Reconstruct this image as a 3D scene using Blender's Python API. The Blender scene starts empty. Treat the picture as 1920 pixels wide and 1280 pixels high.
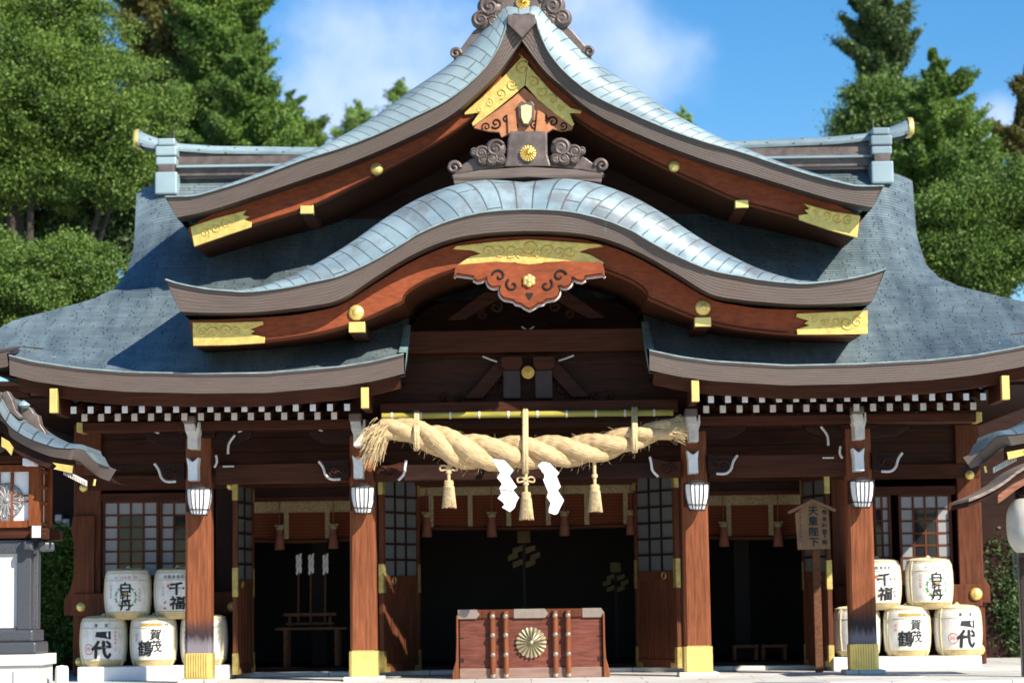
import bpy, math, random
import numpy as np
from mathutils import Vector, Matrix
from mathutils.geometry import tessellate_polygon
random.seed(7); rng = np.random.default_rng(11)
S = bpy.context.scene; COL = S.collection
R = math.radians

# ------------------------------------------------------------------ camera
FPX = 4533.0                      # focal length in photo pixels (1920 wide): an 85 mm lens
FL = 0.75                         # height of the stone platform
CAM = np.array([0.0, -28.0, FL + 0.865])
YAW, PITCH, ROLL = 27.0 / FPX, math.atan(490 / FPX), R(0.80)
fwd = np.array([-math.sin(YAW) * math.cos(PITCH), math.cos(YAW) * math.cos(PITCH), math.sin(PITCH)])
r0 = np.array([math.cos(YAW), math.sin(YAW), 0.0]); u0 = np.cross(r0, fwd)
rc = r0 * math.cos(ROLL) - u0 * math.sin(ROLL); uc = u0 * math.cos(ROLL) + r0 * math.sin(ROLL)
cam = bpy.data.cameras.new('camera'); co = bpy.data.objects.new('camera', cam); COL.objects.link(co)
co.matrix_world = Matrix(((rc[0], uc[0], -fwd[0], CAM[0]), (rc[1], uc[1], -fwd[1], CAM[1]), (rc[2], uc[2], -fwd[2], CAM[2]), (0, 0, 0, 1)))
cam.sensor_width = 36; cam.lens = 36 * FPX / 1920; cam.clip_start = 0.5; cam.clip_end = 2000
cam.dof.use_dof = True; cam.dof.focus_distance = 23.0; cam.dof.aperture_fstop = 1.7
S.camera = co

# ------------------------------------------------------------------ light
SUN = Vector((-0.93, 1.0, -1.0)).normalized()
sl = bpy.data.lights.new('sun', 'SUN'); sl.energy = 4.5; sl.angle = R(0.5); sl.color = (1.0, 0.93, 0.82)
so = bpy.data.objects.new('sun', sl); so.rotation_euler = SUN.to_track_quat('-Z', 'Y').to_euler(); so.location = (20, -20, 30); COL.objects.link(so)
W = bpy.data.worlds.new('World'); S.world = W; W.use_nodes = True
nt = W.node_tree; nt.nodes.clear(); N = nt.nodes.new; L = nt.links.new
sky = N('ShaderNodeTexSky'); sky.sky_type = 'NISHITA'; sky.sun_disc = False
sky.sun_elevation = math.asin(-SUN.z); sky.sun_rotation = math.atan2(-SUN.x, -SUN.y)
sky.air_density = 1.0; sky.dust_density = 0.1; sky.ozone_density = 3.0; sky.altitude = 300
hsv = N('ShaderNodeHueSaturation'); hsv.inputs['Saturation'].default_value = 1.35; hsv.inputs['Value'].default_value = 1.0
L(sky.outputs[0], hsv.inputs['Color'])
# soft clouds, drifting behind the roofs (a direction-based pattern of the sky itself)
tc = N('ShaderNodeTexCoord')
def cloud_mask(dirs, scale, lo, hi):
    acc = None
    for d, rad in dirs:
        dn = Vector(d).normalized()
        dot = N('ShaderNodeVectorMath'); dot.operation = 'DISTANCE'; dot.inputs[1].default_value = dn
        L(tc.outputs['Generated'], dot.inputs[0])
        mr = N('ShaderNodeMapRange'); mr.interpolation_type = 'SMOOTHSTEP'
        mr.inputs['From Min'].default_value = rad; mr.inputs['From Max'].default_value = 0.0
        L(dot.outputs['Value'], mr.inputs['Value'])
        if acc is None: acc = mr.outputs[0]
        else:
            mx = N('ShaderNodeMath'); mx.operation = 'MAXIMUM'; L(acc, mx.inputs[0]); L(mr.outputs[0], mx.inputs[1]); acc = mx.outputs[0]
    nz = N('ShaderNodeTexNoise'); nz.inputs['Scale'].default_value = scale; nz.inputs['Detail'].default_value = 5; nz.inputs['Roughness'].default_value = 0.52
    L(tc.outputs['Generated'], nz.inputs['Vector'])
    m1 = N('ShaderNodeMapRange'); m1.inputs['From Min'].default_value = 0.25; m1.inputs['From Max'].default_value = 0.75
    L(nz.outputs[0], m1.inputs['Value'])
    mu = N('ShaderNodeMath'); mu.operation = 'MULTIPLY_ADD'; L(acc, mu.inputs[0]); mu.inputs[1].default_value = 1.1; 
    sb = N('ShaderNodeMath'); sb.operation = 'SUBTRACT'; L(m1.outputs[0], sb.inputs[0]); sb.inputs[1].default_value = 1.0
    L(sb.outputs[0], mu.inputs[2])
    m2 = N('ShaderNodeMapRange'); m2.interpolation_type = 'SMOOTHSTEP'; m2.inputs['From Min'].default_value = lo; m2.inputs['From Max'].default_value = hi
    L(mu.outputs[0], m2.inputs['Value'])
    return m2.outputs[0]
def ray(px, py): return tuple(fwd + (px - 960) / FPX * rc + (640 - py) / FPX * uc)
cm = cloud_mask([(ray(700, 130), .085), (ray(800, 60), .075), (ray(610, 170), .06), (ray(1130, 60), .075), (ray(1190, 130), .06), (ray(1060, -10), .06),
                 (ray(1875, 235), .022)], 19.0, -0.08, 0.98)
mixc = N('ShaderNodeMix'); mixc.data_type = 'RGBA'; L(cm, mixc.inputs['Factor'])
L(hsv.outputs[0], mixc.inputs['A']); mixc.inputs['B'].default_value = (4.4, 5.5, 7.9, 1)
bg = N('ShaderNodeBackground'); bg.inputs['Strength'].default_value = 0.088; L(mixc.outputs['Result'], bg.inputs['Color'])
wo = N('ShaderNodeOutputWorld'); L(bg.outputs[0], wo.inputs['Surface'])
S.view_settings.view_transform = 'Standard'; S.view_settings.look = 'None'; S.view_settings.gamma = 1; S.view_settings.exposure = 0.85
S.cycles.max_bounces = 6

# ------------------------------------------------------------------ pixel -> point on a plane of given depth
def P(px, py, y):
    d = fwd + (px - 960) / FPX * rc + (640 - py) / FPX * uc
    t = (y - CAM[1]) / d[1]
    return CAM + t * d
def XZ(px, py, y):
    p = P(px, py, y); return (p[0], p[2])
def LX(pts, y):                       # a list of photo points measured on the left half -> [(|X|, Z)]
    return [(-P(a, b, y)[0], P(a, b, y)[2]) for a, b in pts]

# ------------------------------------------------------------------ mesh builder
class MB:
    def __init__(s): s.v = []; s.f = []; s.uv = []; s.sm = []
    def add(s, vs, fs, uvs=None, smooth=False):
        b = len(s.v); s.v += [tuple(map(float, p)) for p in vs]; s.f += [tuple(b + i for i in f) for f in fs]
        s.uv += list(uvs) if uvs is not None else [(0.0, 0.0)] * len(vs); s.sm += [smooth] * len(fs)
        return s
    def box(s, x0, x1, y0, y1, z0, z1):
        x0, x1 = sorted((x0, x1)); y0, y1 = sorted((y0, y1)); z0, z1 = sorted((z0, z1))
        vs = [(x, y, z) for x in (x0, x1) for y in (y0, y1) for z in (z0, z1)]
        return s.add(vs, [(0, 1, 3, 2), (4, 6, 7, 5), (0, 4, 5, 1), (2, 3, 7, 6), (0, 2, 6, 4), (1, 5, 7, 3)])
    def beam(s, p, q, w, h):              # box along p->q, width w (horizontal), height h
        p, q = Vector(p), Vector(q); d = (q - p).normalized()
        side = d.cross(Vector((0, 0, 1)));  side = Vector((1, 0, 0)) if side.length < 1e-4 else side.normalized()
        up = side.cross(d)
        vs = [a + side * (i * w / 2) + up * (j * h / 2) for a in (p, q) for i in (-1, 1) for j in (-1, 1)]
        return s.add(vs, [(0, 2, 3, 1), (4, 5, 7, 6), (0, 1, 5, 4), (2, 6, 7, 3), (0, 4, 6, 2), (1, 3, 7, 5)])
    def prism(s, out, y0, y1):            # outline [(x, z)] extruded along Y
        n = len(out)
        tri = tessellate_polygon([[Vector((a, b, 0)) for a, b in out]])
        ar = sum(out[i][0] * out[(i + 1) % n][1] - out[(i + 1) % n][0] * out[i][1] for i in range(n))
        vs = [(a, y0, b) for a, b in out] + [(a, y1, b) for a, b in out]
        fs = []
        for t in tri:
            a, b, c = t
            sg = (out[b][0] - out[a][0]) * (out[c][1] - out[a][1]) - (out[c][0] - out[a][0]) * (out[b][1] - out[a][1])
            if sg < 0: t = (a, c, b)
            fs.append(tuple(t)); fs.append(tuple(n + i for i in reversed(t)))
        for i in range(n):
            j = (i + 1) % n
            fs.append((i, n + i, n + j, j) if ar > 0 else (j, n + j, n + i, i))
        return s.add(vs, fs, [(a, b) for a, b in out] * 2)
    def grid(s, rows, uvs=None, smooth=True, skip=None, flip=False):
        nr, nc = len(rows), len(rows[0]); vs = [p for r in rows for p in r]
        fs = []
        for i in range(nr - 1):
            for j in range(nc - 1):
                if skip and skip(i, j): continue
                f = (i * nc + j, i * nc + j + 1, (i + 1) * nc + j + 1, (i + 1) * nc + j)
                fs.append(f[::-1] if flip else f)
        return s.add(vs, fs, [t for r in uvs for t in r] if uvs else None, smooth)
    def tube(s, pts, rad, n=8, cap=True):
        pts = [Vector(p) for p in pts]; m = len(pts)
        rad = [rad] * m if not hasattr(rad, '__len__') else rad
        rows = []; uvs = []; ln = 0; prev = None
        for i, p in enumerate(pts):
            t = (pts[min(i + 1, m - 1)] - pts[max(i - 1, 0)]); t = t.normalized() if t.length > 1e-9 else Vector((0, 0, 1))
            if prev is None:
                a = t.cross(Vector((0, 1, 0))); a = t.cross(Vector((1, 0, 0))) if a.length < .1 else a
            else: a = prev - t * prev.dot(t)
            a.normalize(); prev = a; b = t.cross(a)
            if i: ln += (p - pts[i - 1]).length
            rows.append([p + (a * math.cos(k * 2 * math.pi / n) + b * math.sin(k * 2 * math.pi / n)) * rad[i] for k in range(n + 1)])
            uvs.append([(k / n, ln) for k in range(n + 1)])
        s.grid(rows, uvs, True)
        if cap:
            s.add(rows[0][:n], [tuple(range(n))[::-1]]); s.add(rows[-1][:n], [tuple(range(n))])
        return s
    def lathe(s, prof, c=(0, 0, 0), n=24, axis='z', sx=1, sy=1, a0=0.0, a1=2 * math.pi):
        rows = []; uvs = []
        for r_, z in prof:
            row = []
            for k in range(n + 1):
                a = a0 + (a1 - a0) * k / n
                if axis == 'z': p = (c[0] + r_ * math.cos(a) * sx, c[1] + r_ * math.sin(a) * sy, c[2] + z)
                else: p = (c[0] + r_ * math.cos(a) * sx, c[1] - z, c[2] + r_ * math.sin(a) * sy)      # axis towards the viewer (-Y)
                row.append(p)
            rows.append(row); uvs.append([(k / n, z) for k in range(n + 1)])
        return s.grid(rows, uvs, True)
    def dome(s, cx, y, cz, r_, h, n=20, sx=1, sy=1):
        return s.lathe([(r_ * math.cos(t), h * math.sin(t)) for t in [i * math.pi / 2 / 6 for i in range(7)]], (cx, y, cz), n, 'y', sx, sy)
    def spiral(s, cx, cz, r_, y, th, turns=1.6, a0=0.0, sgn=1, n=26):
        pts = []; rad = []
        for i in range(n + 1):
            t = i / n; a = a0 + sgn * turns * 2 * math.pi * t; q = r_ * (1 - .86 * t)
            pts.append((cx + q * math.cos(a), y - .3 * th * t, cz + q * math.sin(a))); rad.append(th * (1 - .35 * t))
        return s.tube(pts, rad, 7)
    def build(s, name, m, parent=None, bevel=0.0):
        me = bpy.data.meshes.new(name)
        off = ROOT.get(parent.name, Vector((0, 0, 0))) if parent else Vector((0, 0, 0))
        v = np.array(s.v, dtype=np.float32).reshape(-1, 3) - np.array(off, dtype=np.float32)
        me.from_pydata([tuple(p) for p in v.tolist()], [], s.f)
        uv = me.uv_layers.new(name='UVMap')
        li = np.zeros(len(me.loops), dtype=np.int32); me.loops.foreach_get('vertex_index', li)
        uv.data.foreach_set('uv', np.array(s.uv, dtype=np.float32).reshape(-1, 2)[li].ravel())
        me.polygons.foreach_set('use_smooth', s.sm); me.update()
        me.materials.append(m)
        o = bpy.data.objects.new(name, me); COL.objects.link(o)
        if parent: o.parent = parent; ROOT[o.name] = off
        if bevel:
            b = o.modifiers.new('bevel', 'BEVEL'); b.width = bevel; b.segments = 2; b.limit_method = 'ANGLE'; b.angle_limit = R(50)
        return o
ROOT = {}
def tag(o, label, cat, group=None, kind=None):
    if label: o['label'] = label
    if cat: o['category'] = cat
    if group: o['group'] = group
    if kind: o['kind'] = kind
    return o
def thing(name, label, cat, loc=(0, 0, 0), group=None):
    o = bpy.data.objects.new(name, None); o.empty_display_size = .2; COL.objects.link(o); o.location = loc
    ROOT[o.name] = Vector(loc); return tag(o, label, cat, group)
def copy_tree(o, parent=None):
    c = o.copy(); COL.objects.link(c)
    if parent: c.parent = parent
    for ch in list(o.children): copy_tree(ch, c)
    return c
def lerp(a, b, t): return a + (b - a) * t
def resample(pts, n):
    pts = np.array(pts, float); d = np.r_[0, np.cumsum(np.hypot(*np.diff(pts, axis=0).T))]
    # smooth (Catmull-Rom) resampling by arc length
    t = np.linspace(0, d[-1], n); out = []
    for q in t:
        i = min(max(np.searchsorted(d, q) - 1, 0), len(d) - 2); u = (q - d[i]) / max(d[i + 1] - d[i], 1e-9)
        p0, p1, p2, p3 = pts[max(i - 1, 0)], pts[i], pts[i + 1], pts[min(i + 2, len(d) - 1)]
        out.append(.5 * ((2 * p1) + (-p0 + p2) * u + (2 * p0 - 5 * p1 + 4 * p2 - p3) * u * u + (-p0 + 3 * p1 - 3 * p2 + p3) * u ** 3))
    return [tuple(p) for p in out]

# ------------------------------------------------------------------ materials
MATS = {}
def nodes(name):
    m = bpy.data.materials.new(name); m.use_nodes = True; t = m.node_tree; t.nodes.clear()
    o = t.nodes.new('ShaderNodeOutputMaterial'); b = t.nodes.new('ShaderNodeBsdfPrincipled'); t.links.new(b.outputs[0], o.inputs[0])
    MATS[name] = m; return m, t, b
def ramp(t, fac, c0, c1, p0=.3, p1=.7):
    r_ = t.nodes.new('ShaderNodeValToRGB'); r_.color_ramp.elements[0].color = (*c0, 1); r_.color_ramp.elements[1].color = (*c1, 1)
    r_.color_ramp.elements[0].position = p0; r_.color_ramp.elements[1].position = p1; t.links.new(fac, r_.inputs[0]); return r_.outputs[0]
def noise(t, vec, scale, detail=4, st=(1, 1, 1), rough=.55):
    mp = t.nodes.new('ShaderNodeMapping'); mp.inputs['Scale'].default_value = st; t.links.new(vec, mp.inputs[0])
    n = t.nodes.new('ShaderNodeTexNoise'); n.inputs['Scale'].default_value = scale; n.inputs['Detail'].default_value = detail; n.inputs['Roughness'].default_value = rough
    t.links.new(mp.outputs[0], n.inputs['Vector']); return n.outputs[0]
def mixrgb(t, fac, a, b, mode='MIX'):
    m = t.nodes.new('ShaderNodeMix'); m.data_type = 'RGBA'; m.blend_type = mode
    for k, v in (('Factor', fac), ('A', a), ('B', b)):
        s_ = m.inputs[k] if k == 'Factor' else [i for i in m.inputs if i.name == k and i.type == 'RGBA'][0]
        if isinstance(v, (int, float)): s_.default_value = v
        elif isinstance(v, tuple): s_.default_value = (*v, 1)
        else: t.links.new(v, s_)
    return [o for o in m.outputs if o.type == 'RGBA'][0]
def bump(t, b, h, strength, dist=.01):
    n = t.nodes.new('ShaderNodeBump'); n.inputs['Strength'].default_value = strength; n.inputs['Distance'].default_value = dist
    t.links.new(h, n.inputs['Height']); t.links.new(n.outputs[0], b.inputs['Normal'])
def mat(name, col, rough=.6, metal=0.0, var=.3, scale=4, st=(1, 1, 1), bmp=.0, bscale=30, bst=(1, 1, 1), spec=.5, dist=.01):
    m, t, b = nodes(name); c = t.nodes.new('ShaderNodeTexCoord').outputs['Object']
    n = noise(t, c, scale, 5, st)
    cc = ramp(t, n, tuple(x * (1 - var) for x in col), tuple(min(1, x * (1 + var)) for x in col))
    t.links.new(cc, b.inputs['Base Color']); b.inputs['Roughness'].default_value = rough; b.inputs['Metallic'].default_value = metal
    b.inputs['Specular IOR Level'].default_value = spec
    if bmp: bump(t, b, noise(t, c, bscale, 4, bst), bmp, dist)
    return m
def wood(name, col, st, rough=.5, stain=False, var=.38):
    m, t, b = nodes(name); c = t.nodes.new('ShaderNodeTexCoord').outputs['Object']
    g = noise(t, c, 7, 6, st, .62); g2 = noise(t, c, 1.3, 3)
    a = ramp(t, g, tuple(x * (1 - var) for x in col), tuple(x * (1 + var) for x in col), .32, .68)
    a = mixrgb(t, ramp(t, g2, (0, 0, 0), (1, 1, 1), .35, .75), a, tuple(x * k for x, k in zip(col, (.62, .58, .6))), 'MIX') if False else mixrgb(t, .35, a, ramp(t, g2, (.20, .18, .20), (1.0, 1.0, 1.0), .3, .7), 'MULTIPLY')
    if stain:       # the weathered foot of the outer posts: blackened band, then bleached grey wood
        sx = t.nodes.new('ShaderNodeSeparateXYZ'); t.links.new(c, sx.inputs[0])
        z = t.nodes.new('ShaderNodeMath'); z.operation = 'MULTIPLY_ADD'; t.links.new(noise(t, c, 6, 3, (6, 6, .8)), z.inputs[0]); z.inputs[1].default_value = .22; t.links.new(sx.outputs[2], z.inputs[2])
        def step(lo, hi):
            q = t.nodes.new('ShaderNodeMapRange'); q.interpolation_type = 'SMOOTHSTEP'; q.inputs['From Min'].default_value = lo; q.inputs['From Max'].default_value = hi
            t.links.new(z.outputs[0], q.inputs['Value']); return q.outputs[0]
        a = mixrgb(t, step(.88, .68), a, (.045, .03, .032)); a = mixrgb(t, step(.66, .52), a, (.20, .18, .20))
    t.links.new(a, b.inputs['Base Color']); b.inputs['Roughness'].default_value = rough + .1; b.inputs['Specular IOR Level'].default_value = .14
    bump(t, b, g, .25, .004); return m
RED = (.235, .076, .032)
wx = wood('wood_lengthwise', (.068, .021, .010), (.35, 6, 6)); wz = wood('wood_upright', RED, (6, 6, .35)); wy = wood('wood_rafter', (.075, .024, .012), (6, .35, 6))
wbeam = wood('wood_side_board', (.125, .040, .018), (6, 6, .35)); wstain = wood('wood_weathered_foot', RED, (6, 6, .35), stain=True)
wboard = wood('wood_bargeboard', (.285, .070, .027), (1.2, 6, 4), var=.25)
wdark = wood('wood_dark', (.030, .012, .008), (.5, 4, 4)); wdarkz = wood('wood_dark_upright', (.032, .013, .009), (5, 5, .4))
wlight = wood('wood_carved', (.50, .21, .10), (1.5, 4, 1.5), var=.22)
wpanel = wood('wood_panel', (.050, .018, .010), (.5, 5, 5))
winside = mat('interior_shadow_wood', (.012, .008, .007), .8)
wtable = wood('wood_table', (.16, .07, .035), (2, 4, 4))
wsign = wood('wood_sign', (.30, .19, .11), (5, 5, .6), var=.2)
gold = mat('gold_leaf', (.88, .66, .21), .38, .55, .12, 9, bmp=.12, bscale=45, dist=.004)
goldr = mat('gold_repousse', (.80, .58, .16), .42, .55, .16, 16, bmp=.5, bscale=14, dist=.014)
golddull = mat('gold_tarnished', (.50, .38, .12), .45, .7, .3, 14, bmp=.4, bscale=40)
white = mat('white_gofun', (.80, .80, .79), .7, 0, .1, 25)
whitedirty = mat('white_gofun_weathered', (.64, .61, .55), .75, 0, .16, 14)
glass = mat('milk_glass', (.88, .88, .87), .35, 0, .05, 6)
iron = mat('black_iron', (.03, .02, .018), .45, .3, .3, 12)
stone = mat('pale_granite', (.62, .60, .55), .8, 0, .14, 90, bmp=.2, bscale=140)
platform_m = mat('platform_granite', (.70, .68, .64), .75, 0, .10, 40, bmp=.15, bscale=120)
def paved(m):
    t = m.node_tree; b = [n for n in t.nodes if n.type == 'BSDF_PRINCIPLED'][0]; old = b.inputs['Base Color'].links[0].from_socket; c = t.nodes.new('ShaderNodeTexCoord').outputs['Object']
    br = t.nodes.new('ShaderNodeTexBrick'); br.inputs['Scale'].default_value = 1; br.inputs['Brick Width'].default_value = 1.25; br.inputs['Row Height'].default_value = .62; br.inputs['Mortar Size'].default_value = .006
    br.inputs['Color1'].default_value = (1, 1, 1, 1); br.inputs['Color2'].default_value = (.86, .85, .82, 1); br.inputs['Mortar'].default_value = (.25, .24, .22, 1); t.links.new(c, br.inputs['Vector'])
    a = mixrgb(t, 1.0, old, br.outputs['Color'], 'MULTIPLY'); a = mixrgb(t, .7, a, ramp(t, noise(t, c, 1.1, 5), (.62, .60, .56), (1, 1, 1), .3, .6), 'MULTIPLY'); t.links.new(a, b.inputs['Base Color'])
paved(platform_m)
darkstone = mat('dark_granite', (.055, .058, .068), .42, 0, .45, 110, bmp=.1, bscale=120)
plinthm = mat('white_cloth_plinth', (.78, .79, .80), .85, 0, .05, 6)
paper = mat('white_paper', (.92, .92, .93), .8, 0, .03, 8)
paperold = mat('shoji_paper', (.27, .27, .275), .55, 0, .08, 3)
straw = mat('straw', (.60, .46, .22), .85, 0, .35, 30, (1, 1, 6), .6, 60, (1, 1, 8))
ropec = mat('straw_cord', (.60, .45, .24), .85, 0, .3, 40, bmp=.5, bscale=60)
ink = mat('ink', (.012, .012, .016), .6, 0, .3, 20); redink = mat('red_ink', (.60, .10, .08), .7, 0, .35, 30)
greenink = mat('green_ink', (.05, .28, .10), .7, 0, .3, 30); greyink = mat('grey_ink', (.16, .15, .15), .8, 0, .4, 40); ochreink = mat('ochre_band', (.42, .27, .06), .7, 0, .25, 30)
pink = mat('pink_seal', (.66, .30, .28), .8, 0, .2, 30)
def barrelmat():
    m, t, b = nodes('barrel_wrap'); c = t.nodes.new('ShaderNodeTexCoord').outputs['Object']
    a = ramp(t, noise(t, c, 5, 5, (1, 1, .6)), (.70, .66, .58), (.86, .85, .81), .3, .62)
    a = mixrgb(t, ramp(t, noise(t, c, 16, 4, (2, 2, .4)), (0, 0, 0), (1, 1, 1), .56, .75), a, (.50, .42, .30))
    t.links.new(a, b.inputs['Base Color']); b.inputs['Roughness'].default_value = .8; bump(t, b, noise(t, c, 60, 3, (3, 3, .5)), .35, .004); return m
wrap = barrelmat()
def ropemat():
    m, t, b = nodes('rope_straw'); uv = t.nodes.new('ShaderNodeUVMap').outputs[0]; c = t.nodes.new('ShaderNodeTexCoord').outputs['Object']
    f = noise(t, uv, 26, 5, (1.6, .35, 1), .65)
    a = ramp(t, f, (.34, .215, .09), (.78, .57, .31), .3, .62); a = mixrgb(t, .5, a, ramp(t, noise(t, c, 5, 3), (.75, .72, .68), (1, 1, 1)), 'MULTIPLY')
    t.links.new(a, b.inputs['Base Color']); b.inputs['Roughness'].default_value = .8; bump(t, b, f, .9, .012); return m
ropem = ropemat()
def tiles(name, c0, c1, bw, rh, mort, gap=.03, rough=.42, streak=.4, metal=.0, brown=.0):
    m, t, b = nodes(name); uv = t.nodes.new('ShaderNodeUVMap').outputs[0]; c = t.nodes.new('ShaderNodeTexCoord').outputs['Object']
    br = t.nodes.new('ShaderNodeTexBrick'); br.inputs['Scale'].default_value = 1; br.inputs['Brick Width'].default_value = bw; br.inputs['Row Height'].default_value = rh
    br.inputs['Mortar Size'].default_value = gap * rh; br.inputs['Mortar Smooth'].default_value = .3; br.inputs['Bias'].default_value = -.1
    br.inputs['Color1'].default_value = (*c0, 1); br.inputs['Color2'].default_value = (*c1, 1); br.inputs['Mortar'].default_value = (*mort, 1)
    # hand-laid courses: let the rows wander a little
    wob = t.nodes.new('ShaderNodeVectorMath'); wob.operation = 'MULTIPLY_ADD'; nn = t.nodes.new('ShaderNodeTexNoise'); nn.inputs['Scale'].default_value = 1.7
    t.links.new(uv, nn.inputs['Vector']); t.links.new(nn.outputs['Color'], wob.inputs[0]); wob.inputs[1].default_value = (.05, .03, 0); t.links.new(uv, wob.inputs[2])
    sp = t.nodes.new('ShaderNodeSeparateXYZ'); t.links.new(wob.outputs[0], sp.inputs[0])
    def mth(op, a_, b_=None, v=0.0):
        q = t.nodes.new('ShaderNodeMath'); q.operation = op; t.links.new(a_, q.inputs[0])
        if b_ is not None: t.links.new(b_, q.inputs[1])
        else: q.inputs[1].default_value = v
        return q.outputs[0]
    wn = t.nodes.new('ShaderNodeTexWhiteNoise'); wn.noise_dimensions = '1D'; t.links.new(mth('FLOOR', mth('DIVIDE', sp.outputs[1], None, rh)), wn.inputs['W'])
    cx = t.nodes.new('ShaderNodeCombineXYZ'); t.links.new(mth('ADD', sp.outputs[0], mth('MULTIPLY', wn.outputs['Value'], None, bw)), cx.inputs[0]); t.links.new(sp.outputs[1], cx.inputs[1])
    br.offset = 0.0; t.links.new(cx.outputs[0], br.inputs['Vector'])
    st_ = ramp(t, noise(t, uv, 2.2, 6, (2.2, .35, 1), .6), (.50, .52, .56), (1.12, 1.1, 1.08), .3, .66)
    a = mixrgb(t, streak, br.outputs['Color'], st_, 'MULTIPLY'); a = mixrgb(t, .9, a, ramp(t, noise(t, c, .55, 4), (.48, .50, .55), (1.08, 1.08, 1.07), .34, .60), 'MULTIPLY')
    if brown: a = mixrgb(t, ramp(t, noise(t, c, 3.1, 5), (0, 0, 0), (brown,) * 3, .5, .62), a, (.16, .115, .10))
    t.links.new(a, b.inputs['Base Color']); b.inputs['Metallic'].default_value = metal
    t.links.new(ramp(t, noise(t, uv, 4, 4), (rough - .1,) * 3, (rough + .15,) * 3), b.inputs['Roughness'])
    h = t.nodes.new('ShaderNodeMath'); h.operation = 'SUBTRACT'; h.inputs[0].default_value = 1; t.links.new(br.outputs['Fac'], h.inputs[1])
    bump(t, b, h.outputs[0], .7, .016); return m
roofm = tiles('copper_shingles', (.265, .350, .365), (.335, .425, .435), .34, .056, (.10, .125, .14), .12, .46, .8, .6)
vergem = tiles('copper_verge_panels', (.34, .45, .48), (.42, .54, .57), .70, .150, (.15, .20, .21), .055, .30, .55, .25, .45)
vergem2 = tiles('copper_verge_shingles', (.33, .43, .455), (.40, .51, .53), .55, .13, (.16, .21, .22), .055, .34, .4, .15)
capm = tiles('copper_ridge_sheet', (.27, .37, .40), (.33, .43, .46), 1.1, .6, (.12, .16, .17), .03, .38, .5)
def fascia():
    m, t, b = nodes('layered_copper_edge'); uv = t.nodes.new('ShaderNodeUVMap').outputs[0]; c = t.nodes.new('ShaderNodeTexCoord').outputs['Object']
    sp = t.nodes.new('ShaderNodeSeparateXYZ'); t.links.new(uv, sp.inputs[0])
    mu = t.nodes.new('ShaderNodeMath'); mu.operation = 'MULTIPLY'; t.links.new(sp.outputs[1], mu.inputs[0]); mu.inputs[1].default_value = 7
    fr = t.nodes.new('ShaderNodeMath'); fr.operation = 'FRACT'; t.links.new(mu.outputs[0], fr.inputs[0])
    st_ = t.nodes.new('ShaderNodeMapRange'); st_.inputs['From Min'].default_value = .0; st_.inputs['From Max'].default_value = .35; t.links.new(fr.outputs[0], st_.inputs['Value'])
    n1 = noise(t, uv, 5, 5, (.5, 6, 1))
    a = ramp(t, n1, (.094, .068, .055), (.170, .128, .106), .3, .7)
    a = mixrgb(t, ramp(t, noise(t, uv, 1.3, 3, (1.0, .15, 1)), (0, 0, 0), (.6,) * 3, .55, .75), a, (.14, .075, .05))
    # a few verdigris runs
    a = mixrgb(t, ramp(t, noise(t, uv, 2.3, 4, (1.6, .12, 1)), (0, 0, 0), (.75,) * 3, .68, .76), a, (.26, .34, .36))
    a = mixrgb(t, .75, a, mixrgb(t, st_.outputs[0], (.16, .14, .14), (1, 1, 1)), 'MULTIPLY')
    t.links.new(a, b.inputs['Base Color']); b.inputs['Roughness'].default_value = .5; bump(t, b, st_.outputs[0], .6, .01); return m
fasc = fascia()
bronze = mat('weathered_bronze', (.125, .095, .082), .42, .2, .4, 7, bmp=.3, bscale=22)
rimm = mat('pale_copper_rim', (.22, .285, .285), .5, 0, .3, 9)
verdi = mat('verdigris_copper', (.17, .27, .25), .55, 0, .3, 8)
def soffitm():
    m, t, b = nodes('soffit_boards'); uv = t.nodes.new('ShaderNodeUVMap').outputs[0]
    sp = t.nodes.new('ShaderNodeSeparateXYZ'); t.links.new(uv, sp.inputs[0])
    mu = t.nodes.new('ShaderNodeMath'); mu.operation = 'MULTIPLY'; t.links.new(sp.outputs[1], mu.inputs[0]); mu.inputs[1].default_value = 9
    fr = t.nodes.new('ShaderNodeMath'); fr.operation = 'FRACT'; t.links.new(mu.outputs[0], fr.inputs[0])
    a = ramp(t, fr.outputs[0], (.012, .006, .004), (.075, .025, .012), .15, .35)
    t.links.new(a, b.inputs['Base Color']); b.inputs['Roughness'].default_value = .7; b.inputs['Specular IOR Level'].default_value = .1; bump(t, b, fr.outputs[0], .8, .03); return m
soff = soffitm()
def bamboom():
    m, t, b = nodes('green_bamboo'); c = t.nodes.new('ShaderNodeTexCoord').outputs['Object']
    a = ramp(t, noise(t, c, 3, 4, (.6, 3, 3)), (.22, .21, .035), (.44, .38, .07)); t.links.new(a, b.inputs['Base Color']); b.inputs['Roughness'].default_value = .3; return m
bam = bamboom()
def blindm():
    m, t, b = nodes('bamboo_blind'); c = t.nodes.new('ShaderNodeTexCoord').outputs['Object']
    sp = t.nodes.new('ShaderNodeSeparateXYZ'); t.links.new(c, sp.inputs[0]); mu = t.nodes.new('ShaderNodeMath'); mu.operation = 'MULTIPLY'; t.links.new(sp.outputs[2], mu.inputs[0]); mu.inputs[1].default_value = 160
    si = t.nodes.new('ShaderNodeMath'); si.operation = 'SINE'; t.links.new(mu.outputs[0], si.inputs[0])
    a = ramp(t, si.outputs[0], (.092, .024, .010), (.135, .037, .015), .2, .8); t.links.new(a, b.inputs['Base Color']); b.inputs['Roughness'].default_value = .8; b.inputs['Specular IOR Level'].default_value = .1; return m
blind = blindm(); brocade = mat('brocade_edging', (.27, .20, .10), .8, 0, .4, 45); tasselred = mat('tassel_thread', (.16, .05, .03), .8, 0, .3, 40, (3, 3, .4))
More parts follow.
